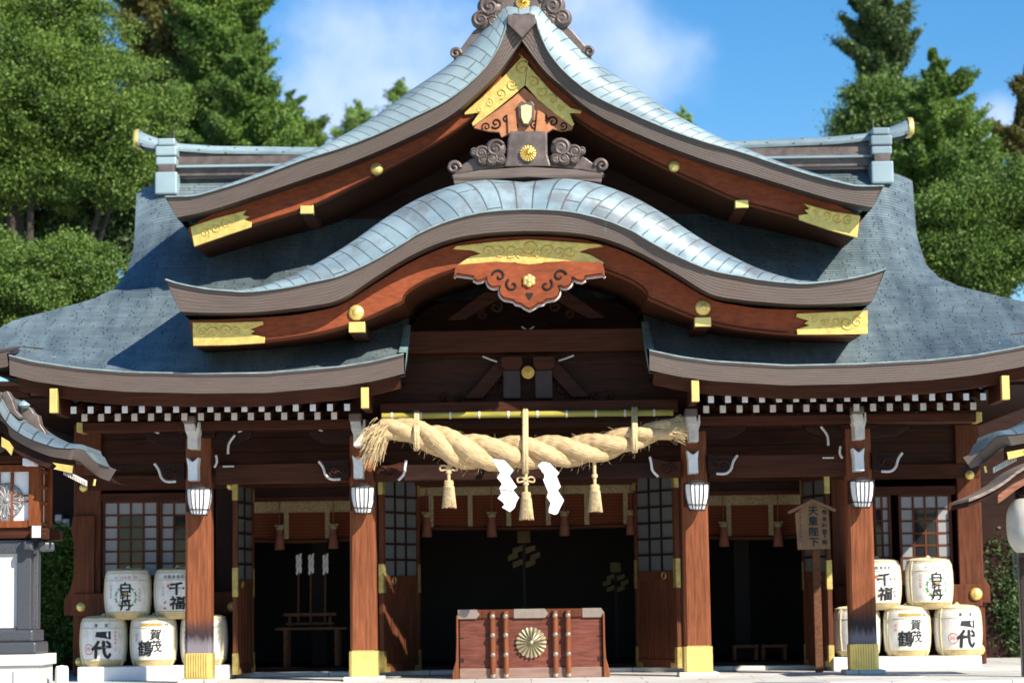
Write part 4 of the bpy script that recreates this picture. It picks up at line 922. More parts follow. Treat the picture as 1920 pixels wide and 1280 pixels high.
# ------------------------------------------------------------------ bamboo pole, rope, tassels, streamers
YP = -.38
x0, z0 = XZ(716, 780, YP); x1, z1 = XZ(1262, 773, YP); m = MB(); n = 10
pole = thing('bamboo_pole', 'yellow green bamboo pole running above the thick rope', 'pole', (x0, YP, z0))
m.tube([(x0, YP, z0), (x1, YP, z1)], .036, 14); m.build('culm', bam, pole)
for i in range(n):
    t = (i + .35) / n; m = MB(); p = Vector((lerp(x0, x1, t), YP, lerp(z0, z1, t))); m.tube([p - Vector((.012, 0, 0)), p + Vector((.012, 0, 0))], .041, 14); m.build('joint', whitedirty, pole)
YRP = -.60
cl = [(716, 806, 20), (740, 803, 21), (781, 812, 25), (815, 824, 29), (846, 838, 33), (880, 846, 34), (915, 850, 32.5), (950, 849.5, 32), (984, 848, 31), (1018, 846.5, 30), (1052, 846, 29.5), (1090, 844, 28.5), (1125, 838, 27.5), (1155, 830, 26), (1185, 822, 23.5), (1208, 815, 21), (1235, 808, 19), (1258, 803, 20)]
C_ = resample([(a, b) for a, b, c in cl], 220); cr = np.interp([a for a, b in C_], [c[0] for c in cl], [c[2] for c in cl])
kR = (28 + YRP) / FPX
ctr = [P(a, b, YRP) for a, b in C_]; s_len = [0]
for i in range(1, 220): s_len.append(s_len[-1] + np.linalg.norm(ctr[i] - ctr[i - 1]))
rope = thing('shimenawa_rope', 'thick twisted straw rope slung between the two inner posts', 'rope', tuple(ctr[0]))
for k in range(3):
    pts = []; rad = []
    for i in range(220):
        ph = -2 * math.pi * s_len[i] / 1.22 + k * 2 * math.pi / 3 + 1.2; r_ = cr[i] * kR
        pts.append(Vector(ctr[i]) + Vector((0, -r_ * .52 * math.cos(ph), r_ * .50 * math.sin(ph)))); rad.append(r_ * (.555 + .015 * math.sin(i * .9 + k)))
    MB().tube(pts, rad, 20).build('strand', ropem, rope)
def hair(mb, p, d, ln, th, sag, n=5):
    p = Vector(p); d = Vector(d).normalized(); mb.tube([p + d * ln * t + Vector((0, 0, -sag * t * t)) for t in np.linspace(0, 1, n)], [th * (1 - .7 * t) for t in np.linspace(0, 1, n)], 3, False)
m = MB()
for i in range(600):
    q = random.random(); base = Vector(P(712 + random.gauss(0, 5) + 16 * q, 803 + random.gauss(0, 7), YRP + random.gauss(0, .05)))
    hair(m, base, (-.75 - random.random() * .5, random.gauss(-.08, .2), .25 - 1.5 * random.random()), .08 + .20 * random.random(), .006, .08 + .18 * random.random())
m.build('frayed_end', ropec, rope)
m = MB()
for i in range(480):
    base = Vector(P(1250 + random.gauss(0, 3), 805 + random.gauss(0, 6), YRP + random.gauss(0, .05)))
    hair(m, base, (1, random.gauss(0, .12), random.gauss(.12, .32)), .14 + .10 * random.random(), .006, .02)
m.build('brush_end', ropec, rope)
m = MB()
for i in range(170):
    j = random.randrange(5, 214); a = random.random() * 6.28; r_ = cr[j] * kR * 1.02; base = Vector(ctr[j]) + Vector((0, -r_ * abs(math.cos(a)), r_ * math.sin(a)))
    hair(m, base, (random.gauss(0, 1), -.5, math.sin(a) + random.gauss(-.2, .4)), .03 + .07 * random.random(), .0022, .03)
m.build('loose_fibres', ropec, rope)
for px, pyt, pyb in ((781, 776, 838), (985, 773, 882), (1190, 768, 842)):       # cords tying the rope to the pole
    m = MB(); a = P(px, pyt, YP - .06); b = P(px, lerp(pyt, pyb, .45), YRP - .17); c = P(px, pyb, YRP - .2); d = P(px, pyb + 4, YRP - .05)
    for w in (-.014, .012): m.tube([Vector(q) + Vector((w, 0, 0)) for q in (P(px, pyt + 2, YP + .02), P(px, pyt - 4, YP - .02), a, b, c, d)], .022, 8)
    m.build('tie_cord', ropec, rope)
tl = ['straw tassel hanging left of the paper streamers', 'straw tassel between the two white paper streamers', 'straw tassel hanging right of the paper streamers']
for i, (px, py0, py1, y) in enumerate(((842, 872, 950, YRP - .02), (987, 882, 972, YRP - .12), (1116, 866, 958, YRP - .02))):
    x, zb = XZ(px, py1, y); z_ = lambda py: P(px, py, y)[2]
    r_ = thing('straw_tassel', tl[i], 'tassel', (x, y, zb), 'straw tassels on the rope')
    h0 = py1 - 50; m = MB(); m.lathe([(0, z_(h0)), (.046, z_(h0)), (.056, z_(h0 + 5)), (.050, z_(h0 + 12)), (.056, z_(h0 + 14)), (.066, z_(h0 + 30)), (.078, zb), (.0, zb + .01)], (x, y, 0), 26); m.build('skirt', ropem, r_)
    m = MB()
    for j in range(70): a = j / 70 * 6.283 + random.random() * .05; hair(m, (x + .055 * math.cos(a), y + .055 * math.sin(a), z_(h0 + 13)), (.12 * math.cos(a), .12 * math.sin(a), -1), z_(h0 + 13) - zb + random.random() * .02, .006, 0)
    m.build('straws', ropec, r_)
    m = MB(); m.tube([(x, y, z_(h0)), (x, y, z_(py0))], .020, 8); m.lathe([(.03, -.02), (.036, 0), (.03, .02)], (x, y, z_(h0 - 16)), 12); m.lathe([(.058, -.008), (.062, 0), (.058, .008)], (x, y, z_(h0 + 12)), 20); m.build('cord', ropec, r_)
    if i < 2:
        m = MB(); zc = z_(h0 - 22)
        for s_ in (-1, 1): m.tube([(x + s_ * a, y - .02, zc + b) for a, b in resample([(0, 0), (.05, .035), (.095, .02), (.09, -.02), (.04, -.015), (0, 0)], 16)], .011, 6)
        m.build('bow', ropec, r_)
def zz3(pts): return [(780 + a * .336, 850 + b * .336) for a, b in pts]
sh = [[[(425, 28), (495, 38), (545, 92), (524, 122), (452, 133), (470, 108)], [(453, 134), (522, 124), (563, 185), (540, 205), (464, 196), (480, 168)], [(465, 192), (540, 200), (575, 245), (560, 272), (478, 266), (456, 248), (476, 222)], [(478, 262), (562, 266), (552, 300), (525, 325), (480, 300), (494, 284)]],
      [[(680, 65), (705, 45), (745, 52), (800, 108), (782, 130), (712, 150), (718, 120)], [(708, 142), (784, 124), (808, 185), (790, 205), (730, 245), (738, 215)], [(728, 240), (788, 200), (826, 260), (812, 288), (745, 300), (752, 275)], [(744, 296), (815, 280), (790, 335), (772, 340), (740, 328)]]]
for i, l_ in enumerate(('white zigzag paper streamer, the left one, by the middle tassel', 'white zigzag paper streamer, the right one, by the middle tassel')):
    m = MB()
    for j, s_ in enumerate(sh[i]):
        y = YRP - .235 - .016 * (j % 2); m.prism([XZ(a, b, y) for a, b in zz3(s_)][::-1], y, y + .006)
    o = m.build('paper_streamer', paper); tag(o, l_, 'paper streamer', 'paper streamers on the rope')

# ------------------------------------------------------------------ offering box
YB = .30; k = (28 + YB) / FPX
bx_, zb = XZ(996, 1268, YB); bz = FL
ob = thing('offering_box', 'wooden offering box with gold chrysanthemum crest and iron studs on its front', 'offering box', (bx_, YB + .45, FL))
hw = 1.655 / 2; H = 127 * k
m = MB(); m.box(bx_ - hw, bx_ + hw, YB + .02, YB + .95, bz + .06, bz + H - .02)
body = m.build('box_body', wood('wood_box', (.17, .056, .038), (.6, 4, 5)), ob, .008)
m = MB()
for s_ in (-1, 1):
    for a, b in ((.12, .30), (.46, .60)): m.box(bx_ + s_ * (hw - .05), bx_ + s_ * (hw + .004), YB + .012, YB + .1, bz + a * H + .1, bz + b * H)
m.build('notch_shade', winside, body)  # dark blocks stand in for shade inside notches at the box ends
m = MB(); m.box(bx_ - hw - .01, bx_ + hw + .01, YB - .005, YB + .97, bz + H - .10, bz + H); m.build('top_rail', wbeam, ob, .012)
m = MB()
for a, b in ((-hw - .014, -hw + .22), (-.19, .19), (hw - .22, hw + .014)): m.prism([(bx_ + a, bz + H - .102), (bx_ + b - .02, bz + H - .102), (bx_ + b + .02, bz + H - .05), (bx_ + b - .02, bz + H + .003), (bx_ + a, bz + H + .003)], YB - .009, YB + .97)
m.build('metal_corner', mat('aged_nickel', (.30, .24, .195), .5, .5, .15, 12), ob)
m = MB(); m.box(bx_ - hw - .005, bx_ + hw + .005, YB, YB + .96, bz, bz + .12); m.build('base_rail', mat('faded_box_wood', (.25, .15, .115), .65, 0, .25, 6, (.5, 4, 4)), ob, .01)
for s_ in (-1, 1):
    m = MB(); m.prism([(bx_ + s_ * a, bz + b) for a, b in ((hw + .012, H - .06), (hw + .036, H - .06), (hw + .036, .45), (hw + .044, .22), (hw + .085, .07), (hw + .085, 0), (hw + .012, 0))][::s_], YB - .03, YB + .98); m.build('side_board', wz, ob, .008)
for px in (924, 948.5, 1041.5, 1065.5):
    x = P(px, 1200, YB)[0]; m = MB(); m.tube([(x, YB - .02, bz + .03), (x, YB - .045, bz + .12), (x, YB - .03, bz + .3), (x, YB - .03, bz + H - .02)], .032, 12); rd = m.build('upright_bar', wz, ob)
    for f in (.90, .625, .34): m = MB(); m.dome(x, YB - .058, bz + f * H, .032, .022, 14); m.build('metal_stud', MATS['aged_nickel'], rd)
    m = MB(); m.lathe([(.035, 0), (.036, .10), (0, .10)], (x, YB - .022, bz + .01), 12); m.build('metal_foot', MATS['aged_nickel'], rd)
m = MB(); x, z = XZ(996, 1204, YB); crest(m, x, z, 28 * k, YB + .005, 20, .035); m.build('chrysanthemum_crest', mat('aged_gold', (.40, .345, .22), .45, .5, .2, 14), ob)

# ------------------------------------------------------------------ straw wrapped barrels
GL = {}
def glyph(txt, bold=0.0):
    if (txt, bold) not in GL:
        c = bpy.data.curves.new('g', 'FONT'); c.body = txt; c.align_x = 'CENTER'; c.offset = bold; c.resolution_u = 3; c.fill_mode = 'FRONT'
        o = bpy.data.objects.new('g', c); COL.objects.link(o); me = bpy.data.meshes.new_from_object(o.evaluated_get(bpy.context.evaluated_depsgraph_get()))
        v = np.array([x.co[:] for x in me.vertices]); f = [tuple(p.vertices) for p in me.polygons]; bpy.data.objects.remove(o); bpy.data.meshes.remove(me)
        ctr_ = (v.max(0) + v.min(0)) / 2; v = v - ctr_; GL[(txt, bold)] = (v, f)
    return GL[(txt, bold)]
BH = .60; BR = .285
def bprof(z):           # radius of barrel against height
    return float(np.interp(z, [0, .03, .08, .16, .30, .46, .54, .585, .60], [.225, .243, .262, .276, .285, .279, .268, .245, .235]))
def on_barrel(mb, v, f, u, z, size, shear=0, sy=1, dr=.004):
    vs = []
    for x, y, _ in v:
        uu = u + (x * size + shear * y * size); zz = z + y * size * sy; r_ = bprof(zz) + dr; a = uu / BR; vs.append((r_ * math.sin(a), -r_ * math.cos(a), zz))
    mb.add(vs, f)
def strokes(mb, pts, u, z, size, th=.12):
    for q in pts: pass
def barrel(kind, label, rot, loc, grp):
    o = thing('sake_barrel', label, 'barrel', (0, 0, 0), grp)
    m = MB(); zs = [.075, .12, .2, .3, .4, .47, .53, .56]; m.lathe([(bprof(z) + .001, z) for z in zs], n=40); m.build('wrapped_body', wrap, o)
    m = MB(); m.lathe([(0, .004), (.19, 0), (.215, .004), (.238, .03), (.262, .07), (bprof(.085) + .006, .085), (bprof(.095), .097)], n=40); m.build('straw_base', straw, o)
    m = MB(); m.lathe([(bprof(.55), .548), (.258, .57), (.246, .592), (.22, .603), (.13, .612), (.05, .622), (0, .624)], n=40); m.build('straw_lid', MATS['straw_pale'], o)
    m = MB()
    for z, th in ((.088, .009), (.468, .005), (.585, .011)): m.tube([((bprof(z) + .003) * math.cos(a), (bprof(z) + .003) * math.sin(a), z) for a in np.linspace(0, 2 * math.pi, 41)], th, 6)
    for s_ in (-1, 1):
        for da in (0, .09): m.tube([((bprof(z) + .006) * math.sin(s_ * (1.12 + da)), -(bprof(z) + .006) * math.cos(s_ * (1.12 + da)), z) for z in np.linspace(.02, .59, 12)], .010, 6)
    for a in np.linspace(0, math.pi, 5)[:-1]: m.tube([(.23 * t * math.cos(a), .23 * t * math.sin(a), .618 - .016 * t * t) for t in np.linspace(-1, 1, 7)], .007, 5)
    m.lathe([(.03, .615), (.035, .63), (.0, .655)], n=10); m.build('straw_rope', MATS['straw_pale'], o)
    l = MB(); rd = MB(); gr = MB(); gy = MB(); oc = MB()
    def put(mb, t, u, z, size, b=.03, sh=0, sy=1, dr=.004):
        v, f = glyph(t)
        for q, (ox, oz) in enumerate(((0, 0), (b, 0), (-b, 0), (0, b), (0, -b)) if b else ((0, 0),)): on_barrel(mb, v, f, u + ox * size, z + oz * size, size, sh, sy, dr + q * .0004)
    if kind == 0:
        for c, z, s_ in (('白', .385, .165), ('牡', .275, .135), ('丹', .168, .155)): put(l, c, .01, z, s_, .032, 0, .80)
        for i in range(10):
            a = i / 10 * 6.283 + .3
            if abs(math.sin(a)) > .93: continue
            cx_, cz_ = .012 + .125 * math.cos(a), .27 + .125 * math.sin(a)
            for d in (-.5, .5): v = np.array([(math.cos(a + d + 1.57) * q + w * math.sin(a), math.sin(a + d + 1.57) * q - w * math.cos(a), 0) for q, w in ((-.5, 0), (0, .22), (.5, 0), (0, -.22))]); on_barrel(gr, v, [(0, 1, 2, 3)], cx_, cz_, .085)
        v = np.array([(math.cos(t), .5 * math.sin(t), 0) for t in np.linspace(0, 6.28, 14)[:-1]]); on_barrel(oc, v, [tuple(range(13))], .01, .318, .028, dr=.007)
        for i, c in enumerate('日本酒'): put(rd, c, -.03 + i * .042, .505, .04, .0)
        for i, c in enumerate('清酒'): put(gy, c, -.13 + i * .025, .505, .024, .0)
        for i, c in enumerate('銘醸'): put(gy, c, .13 + i * .022, .505, .022, .0)
        for i, c in enumerate('広島名産'): put(rd, c, -.19, .40 - i * .042, .034, .0)
        for i, c in enumerate('西條銘酒'): put(rd, c, .185, .36 - i * .042, .034, .0)
    elif kind == 1:
        put(l, '千', .02, .365, .20, .035, 0, .8); put(l, '福', .03, .195, .20, .03, .05, .85)
        for i, c in enumerate('特撰清酒呉'): put(gy, c, -.13 + i * .055, .507, .045, .01)
        v = np.array([(math.cos(t), math.sin(t), 0) for t in np.linspace(0, 6.28, 16)[:-1]]); on_barrel(rd, v, [tuple(range(15))], -.085, .40, .02)
        for i, c in enumerate('呉名産'): put(rd, c, -.15, .38 - i * .04, .03, .0)
        for cx_, cz_, a in ((.15, .22, .5), (.165, .17, -.6), (-.13, .2, .9), (-.14, .13, 0)): v = np.array([(math.cos(t) * .5 * math.cos(a) - .25 * math.sin(t) * math.sin(a), math.cos(t) * .5 * math.sin(a) + .25 * math.sin(t) * math.cos(a), 0) for t in np.linspace(0, 6.28, 11)[:-1]]); on_barrel(rd, v, [tuple(range(10))], cx_, cz_, .05)
        put(oc, '極', .165, .375, .045, .02)
    elif kind == 2:
        v = np.array([(-.5, -.1, 0), (-.42, .2, 0), (.0, .22, 0), (.5, .24, 0), (.5, -.28, 0), (.1, -.2, 0), (-.3, -.14, 0)]); on_barrel(l, v, [tuple(range(7))], .03, .39, .19)
        put(l, '代', .01, .215, .25, .045, .06, .9)
        for i, c in enumerate('清酒'): put(l, c, -.06 + i * .13, .505, .045, .01)
        for i, c in enumerate('登録商標一代'): put(rd, c, .185, .42 - i * .042, .034, .0)
        v = np.array([(math.cos(t), math.sin(t), 0) for t in np.linspace(0, 6.28, 22)[:-1]]); on_barrel(oc if False else rd, np.concatenate([v, v * .86]), [(i, (i + 1) % 21, 21 + (i + 1) % 21, 21 + i) for i in range(21)], -.155, .22, .065)
        put(rd, '吟', -.155, .22, .07, .0)
    elif kind == 3:
        put(l, '賀', .06, .39, .145, .02, .1, .95); put(l, '茂', .07, .25, .14, .02, -.05, 1.1); put(l, '鶴', -.075, .225, .20, .02, .1, 1.0)
        v = np.array([(x, y, 0) for x in np.linspace(-1, 1, 12) for y in (-.13, .13)]); on_barrel(oc, v, [(2 * i, 2 * i + 2, 2 * i + 3, 2 * i + 1) for i in range(11)], 0, .508, .15)
        for i, c in enumerate('特等'): put(gy, c, .185 + i * .03, .505, .03, .01)
        for i, c in enumerate('廣島縣西條町'): put(gy, c, .165, .42 - i * .045, .034, .0)
        for i, c in enumerate('清酒'): put(rd, c, -.195, .38 - i * .05, .04, .0)
    else:
        for i, c in enumerate('特選清酒'): put(rd, c, -.165, .40 - i * .055, .05, .01)
        for i, c in enumerate('上撰'): put(rd, c, -.105, .42 - i * .05, .036, .01)
        put(gy, '酒', -.10, .505, .04, .01); put(gy, '誉', .12, .40, .10, .02); put(gy, '寿', .12, .27, .10, .02)
    for mb, mm in ((l, ink), (rd, redink), (gr, greenink), (gy, greyink), (oc, ochreink)):
        if mb.v: mb.build('lettering' if mm is not greenink else 'leaf_wreath', mm, o)
    o.location = loc; o.rotation_euler.z = rot; return o
mat('straw_pale', (.66, .58, .38), .85, 0, .28, 30, (1, 1, 6), .6, 60, (1, 1, 8))
YBR = 1.62
def bpos(px, py): p = P(px, py, YBR); return p
for side, a, b, py0, py1, pb in (('left', 145, 428, 1250, 1275, 0), ('right', 1563, 1841, 1232, 1257, 0)):
    x0, z1 = XZ(a, py0, 1.28); x1 = P(b, py0, 1.28)[0]; m = MB(); m.box(x0, x1, 1.28, 1.98, FL, z1)
    tag(m.build('barrel_plinth', plinthm, bevel=.012), 'long white plinth under the pyramid of barrels on the %s' % side, 'plinth', 'white plinths under the barrels')
zpl = P(286, 1250, 1.28)[2]; zpr = P(1700, 1232, 1.28)[2]
spec = [(2, 195, 'L', 0, .02, 'barrel at the lower left end of the left stack, lettered with two bold characters'), (3, 289, 'L', 0, .0, 'ochre-banded barrel in the middle of the lower row of the left stack'), (4, 384, 'L', 0, -.25, 'barrel half hidden behind the leftmost front post, on the plinth'),
        (0, 240, 'L', 1, .0, 'barrel with a green leaf wreath on top of the left stack'), (1, 333, 'L', 1, .02, 'barrel with red petals on top of the left stack, cut by the post'),
        (4, 1606, 'R', 0, .28, 'barrel with red marks, half hidden behind the rightmost front post'), (3, 1700, 'R', 0, .06, 'ochre-banded barrel in the middle of the lower row of the right stack'), (2, 1796, 'R', 0, .18, 'barrel at the lower right end of the right stack, with a round pink seal'),
        (1, 1648, 'R', 1, .12, 'barrel with red petals on top of the right stack, cut by the post'), (0, 1745, 'R', 1, .16, 'barrel with a green leaf wreath on top of the right stack, in sunlight')]
for kd, px, sd, lv, rot, lb in spec:
    x = P(px, 1200, YBR)[0]; z = (zpl if sd == 'L' else zpr) + lv * (BH - .03)
    barrel(kd, lb, rot, (x, YBR + (.02 if lv else 0), z), 'sake barrels stacked on the plinths')

# ------------------------------------------------------------------ little roofed sign on a post
YS = 1.0; sg = thing('roofed_sign', 'small wooden sign board with a little roof and brushed black characters', 'sign', tuple(P(1540, 1258, YS)))
pt = lambda a, b, y=YS: XZ(a, b, y)
m = MB(); m.prism([pt(1491, 962), pt(1521, 938), pt(1553, 956), pt(1557, 1028), pt(1496, 1030)][::-1], YS, YS + .03); m.build('board', wsign, sg, .004)
m = MB()
for a, b in (((1523, 938), (1478, 961)), ((1522, 938), (1566, 957))):
    p, q = P(*a, YS), P(*b, YS); m.beam((p[0], YS - .05, p[2]), (q[0], YS - .05, q[2]), .02, .035); m.beam((p[0], YS + .03, p[2] + .004), (q[0], YS + .03, q[2] + .004), .14, .025)
m.build('roof', wsign, sg, .003)
m = MB(); x, z = pt(1531, 1030); m.box(x - .045, x + .045, YS + .03, YS + .09, FL, P(1525, 950, YS)[2]); m.build('post', wtable, sg, .006)
m = MB()
def flat(mb, t, px, py, size, y, b=.02, sy=1):
    v, f = glyph(t); x, z = XZ(px, py, y)
    for q, (ox, oz) in enumerate(((0, 0), (b, 0), (-b, 0), (0, b), (0, -b)) if b else ((0, 0),)): mb.add([(x + (a + ox) * size, y - q * .0004, z + (c + oz) * size * sy) for a, c, _ in v], f)
for c, py in zip('天皇陛下', (957.5, 975.5, 996, 1016)): flat(m, c, 1524.5 if py < 990 else 1526, py, .125, YS - .003, .03, .92)
for c, py in zip('幣帛料御下賜', (960, 973, 984.5, 995.5, 1005, 1016)): flat(m, c, 1546, py, .062, YS - .003, .02)
for i, c in enumerate('平成十年十月吉日'): flat(m, c, 1501, 961 + i * 7.4, .036, YS - .003, .0)
m.build('lettering', ink, sg)

# ------------------------------------------------------------------ inside the doorways: stand with wands, stools, paper pendants
YT = 3.0; k = (28 + YT) / FPX
x0, z1 = XZ(516, 1176, YT); x1 = P(650, 1176, YT)[0]; zf = FL + .1
tb = thing('wand_stand', 'low wooden table in the left doorway carrying a small rack', 'table', ((x0 + x1) / 2, YT, zf))
m = MB(); m.box(x0, x1, YT - .02, YT + .45, z1 - .035, z1); m.build('table_top', wtable, tb, .006)
for px in (535, 631):
    for y in (YT + .02, YT + .38): x = P(px, 1200, YT)[0]; m = MB(); m.box(x - .03, x + .03, y, y + .05, zf, z1 - .035); m.build('leg', wtable, tb, .004)
m = MB(); a, zz = XZ(531, 1152, YT + .1); b = P(630, 1152, YT + .1)[0]; m.box(a, b, YT + .12, YT + .18, zz - .02, zz + .02); m.box(a + .03, b - .03, YT + .12, YT + .2, z1 + .03, z1 + .06)
for x in (a + .08, b - .08): m.box(x - .015, x + .015, YT + .12, YT + .18, z1, zz)
m.build('rack', wtable, tb, .004)
wl = ['paper wand standing at the left of the rack in the left doorway', 'paper wand standing in the middle of the rack in the left doorway', 'paper wand standing at the right of the rack in the left doorway']
for i, px in enumerate((560, 583, 610)):
    x, zt3 = XZ(px, 1038, YT + .15); wd = thing('paper_wand', wl[i], 'wand', (x, YT + .15, z1), 'paper wands in the left doorway')
    m = MB(); m.tube([(x - .01, YT + .15, z1 + .07), (x, YT + .15, zt3)], .014, 8); m.build('stick', wtable, wd)
    m = MB()
    for j in range(26): z = zt3 - j * .009; a = j * 1.9; m.prism([(x + .022 * math.cos(a) - .016, z), (x + .022 * math.cos(a) + .018, z + .01), (x + .022 * math.cos(a) + .014, z - .035), (x + .022 * math.cos(a) - .010, z - .04)], YT + .15 + .03 * math.sin(a), YT + .153 + .03 * math.sin(a))
    m.build('paper_strips', paper, wd)
YST = 3.2; st0 = None
for i, (px0, px1, l_) in enumerate(((1372, 1421, 'low wooden stool nearer the door frame in the right doorway'), (1426, 1474, 'low wooden stool nearer the roofed sign in the right doorway'))):
    x0, z1 = XZ(px0, 1208, YST); x1 = P(px1, 1208, YST)[0]; c = ((x0 + x1) / 2, YST, zf)
    if st0 is None:
        st0 = thing('wooden_stool', l_, 'stool', c, 'stools in the right doorway'); w = (x1 - x0) / 2
        m = MB(); m.box(c[0] - w, c[0] + w, YST - .15, YST + .15, z1 - .04, z1); m.build('seat', wtable, st0, .006)
        for a in (-1, 1):
            for b in (-1, 1): m = MB(); m.box(c[0] + a * (w - .03) - .018, c[0] + a * (w - .03) + .018, YST + b * .12 - .018, YST + b * .12 + .018, zf, z1 - .04); m.build('leg', wtable, st0, .003)
    else: o = copy_tree(st0); o.location = c; o['label'] = l_
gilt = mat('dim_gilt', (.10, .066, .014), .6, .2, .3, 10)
for i, (px, py, s_, l_) in enumerate(((982, 1005, 1.0, 'gilt paper pendant hanging in the dark doorway above the offering box'), (1154, 1062, .8, 'dim smaller gilt paper pendant deep in the doorway at the right'))):
    y = 3.6 + i * .8; k = (28 + y) / FPX * s_; gp = thing('gilt_pendant', l_, 'pendant', tuple(P(px, py + 60, y)), 'gilt paper pendants')
    x, z = XZ(px, py, y); m = MB(); m.box(x - 12 * k, x + 12 * k, y, y + .01, z - 12 * k, z + 10 * k); m.build('head', gilt, gp)
    m = MB()
    for q in (-1, 1):
        for j in range(3): cx_ = x + q * (12 + 9 * (j % 2)) * k; cz_ = z - (24 + 13 * j) * k; m.prism([(cx_ - 9 * k, cz_ + 2 * k), (cx_ + 9 * k, cz_ + 8 * k), (cx_ + 9 * k, cz_ - 2 * k), (cx_ - 9 * k, cz_ - 9 * k)], y + .012 * (j % 2), y + .012 * (j % 2) + .006)
    m.build('zigzag', gilt, gp)
    m = MB(); m.box(x - .02, x + .02, y + .015, y + .035, FL + .1, z); m.build('stick', winside, gp)
# ------------------------------------------------------------------ big wooden lanterns on granite pedestals
YL = -6.0; kL = (28 + YL) / FPX
cxl = P(8, 940, YL)[0]; ZL = lambda py: P(60, py, YL)[2]
def sq(mb, hw, z0, z1, cy, cx=None):
    cx = cxl if cx is None else cx; mb.box(cx - hw, cx + hw, cy - hw, cy + hw, z0, z1); return mb
HWF = 66 * kL; cyl = YL + HWF
lt = thing('shrine_lantern', 'tall wooden lantern with a curved copper roof and granite pedestal at the left edge', 'lantern', (cxl, cyl, 0), 'roofed lanterns before the hall')
m = MB(); sq(m, 73 * kL, ZL(1247), ZL(1226), cyl); sq(m, 67 * kL, 0.35, ZL(1247), cyl); sq(m, 90 * kL, 0, .35, cyl)
m.box(cxl + 20 * kL, cxl + 62 * kL, cyl - 70 * kL, cyl - 67 * kL, .36, ZL(1256)); m.build('granite_base', stone, lt, .012)
m = MB(); sq(m, 60 * kL, ZL(1226), ZL(1203), cyl); sq(m, 53 * kL, ZL(1203), ZL(1180), cyl); m.build('dark_plinth', darkstone, lt, .02)
m = MB(); sq(m, 38 * kL, ZL(1180), ZL(1012), cyl); m.build('white_panel', stone, lt)
m = MB()
for a in (-1, 1):
    for b in (-1, 1): x = cxl + a * 34 * kL; y = cyl + b * 34 * kL; w = 13 * kL; m.box(x - w, x + w, y - w, y + w, ZL(1180), ZL(1012))
sq(m, 44 * kL, ZL(1192), ZL(1176), cyl); sq(m, 46 * kL, ZL(1036), ZL(1010), cyl); m.build('dark_frame', darkstone, lt, .008)
for a in (-1, 1):
    for b in (-1, 1):
        m = MB(); x = cxl + a * 46 * kL; y = cyl + b * 46 * kL; m.beam((x - a * .1, y - b * .1, ZL(1022)), (x + a * .12, y + b * .02, ZL(1022)), .085, .085); m.beam((x, y - b * .1, ZL(1022)), (x, y + b * .13, ZL(1022)), .085, .085); m.build('stone_bracket', darkstone, lt, .02)

m = MB(); sq(m, 56 * kL, ZL(1008), ZL(986), cyl)
for a in (-1, 1):
    for b in (-1, 1): x = cxl + a * 58 * kL; y = cyl + b * 58 * kL; m.box(x - .03, x + .09 * (a > 0) + .03, y - .09 * (b < 0) - .03, y + .09 * (b > 0) + .03, ZL(1010), ZL(990))
m.build('wooden_sill', wx, lt, .008)
m = MB()
for a in (-1, 1): x = cxl + a * 64 * kL; m.box(x - .04, x + .04, cyl - 64 * kL - .10, cyl - 64 * kL - .07, ZL(1008), ZL(986))
m.build('painted_end', white, lt, .004)
m = MB()
for a in (-1, 1):
    for b in (-1, 1): x = cxl + a * 55 * kL; y = cyl + b * 55 * kL; m.box(x - .048, x + .048, y - .048, y + .048, ZL(986), ZL(868))
for b in (-1, 1):
    for py in (878, 983): m.box(cxl - 45 * kL, cxl + 45 * kL, cyl + b * 56 * kL - .03, cyl + b * 56 * kL + .03, ZL(py + 5), ZL(py - 8))
    for py in (928, 939): m.box(cxl - 45 * kL, cxl + 45 * kL, cyl + b * 56 * kL - .014, cyl + b * 56 * kL + .014, ZL(py + 1.5), ZL(py - 1.5))
    for q in (-.28, .28): m.box(cxl + q * 45 * kL - .014, cxl + q * 45 * kL + .014, cyl + b * 56 * kL - .016, cyl + b * 56 * kL + .016, ZL(980), ZL(884))
for a in (-1, 1):
    for py in (880, 910, 940, 980): m.box(cxl + a * 56 * kL - .02, cxl + a * 56 * kL + .02, cyl - 45 * kL, cyl + 45 * kL, ZL(py + 3), ZL(py - 3))
    m.box(cxl + a * 56 * kL - .02, cxl + a * 56 * kL + .02, cyl - .012, cyl + .012, ZL(983), ZL(875))
m.build('fire_box_frame', wood('wood_lantern', (.22, .062, .020), (5, 5, .5)), lt, .004)
m = MB(); sq(m, 53 * kL, ZL(983), ZL(872), cyl); m.build('paper_panel', glass, lt)

m = MB()
for k_ in range(16):
    a = 2 * math.pi * k_ / 16; pts = []
    for t in np.linspace(0, 2 * math.pi, 15): ra = .022 + .062 * (1 - math.cos(t)); w = .026 * math.sin(t) * (.5 + .5 * ra / .14); pts.append((cxl + 2 * kL + ra * math.cos(a) - w * math.sin(a), cyl - 58 * kL, ZL(937) + ra * math.sin(a) + w * math.cos(a)))
    m.tube(pts, .007, 5, False)
m.lathe([(.148, -.006), (.156, .006), (.162, -.006)], (cxl + 2 * kL, cyl - 58 * kL, ZL(937)), 32, 'y'); m.dome(cxl + 2 * kL, cyl - 58 * kL, ZL(937), .03, .02, 12)
m.build('crest', mat('grey_iron', (.26, .25, .24), .5, .3, .2, 14), lt)
tiles('lantern_copper', (.22, .29, .31), (.28, .355, .37), .55, .15, (.09, .12, .13), .06, .36, .6, .3)
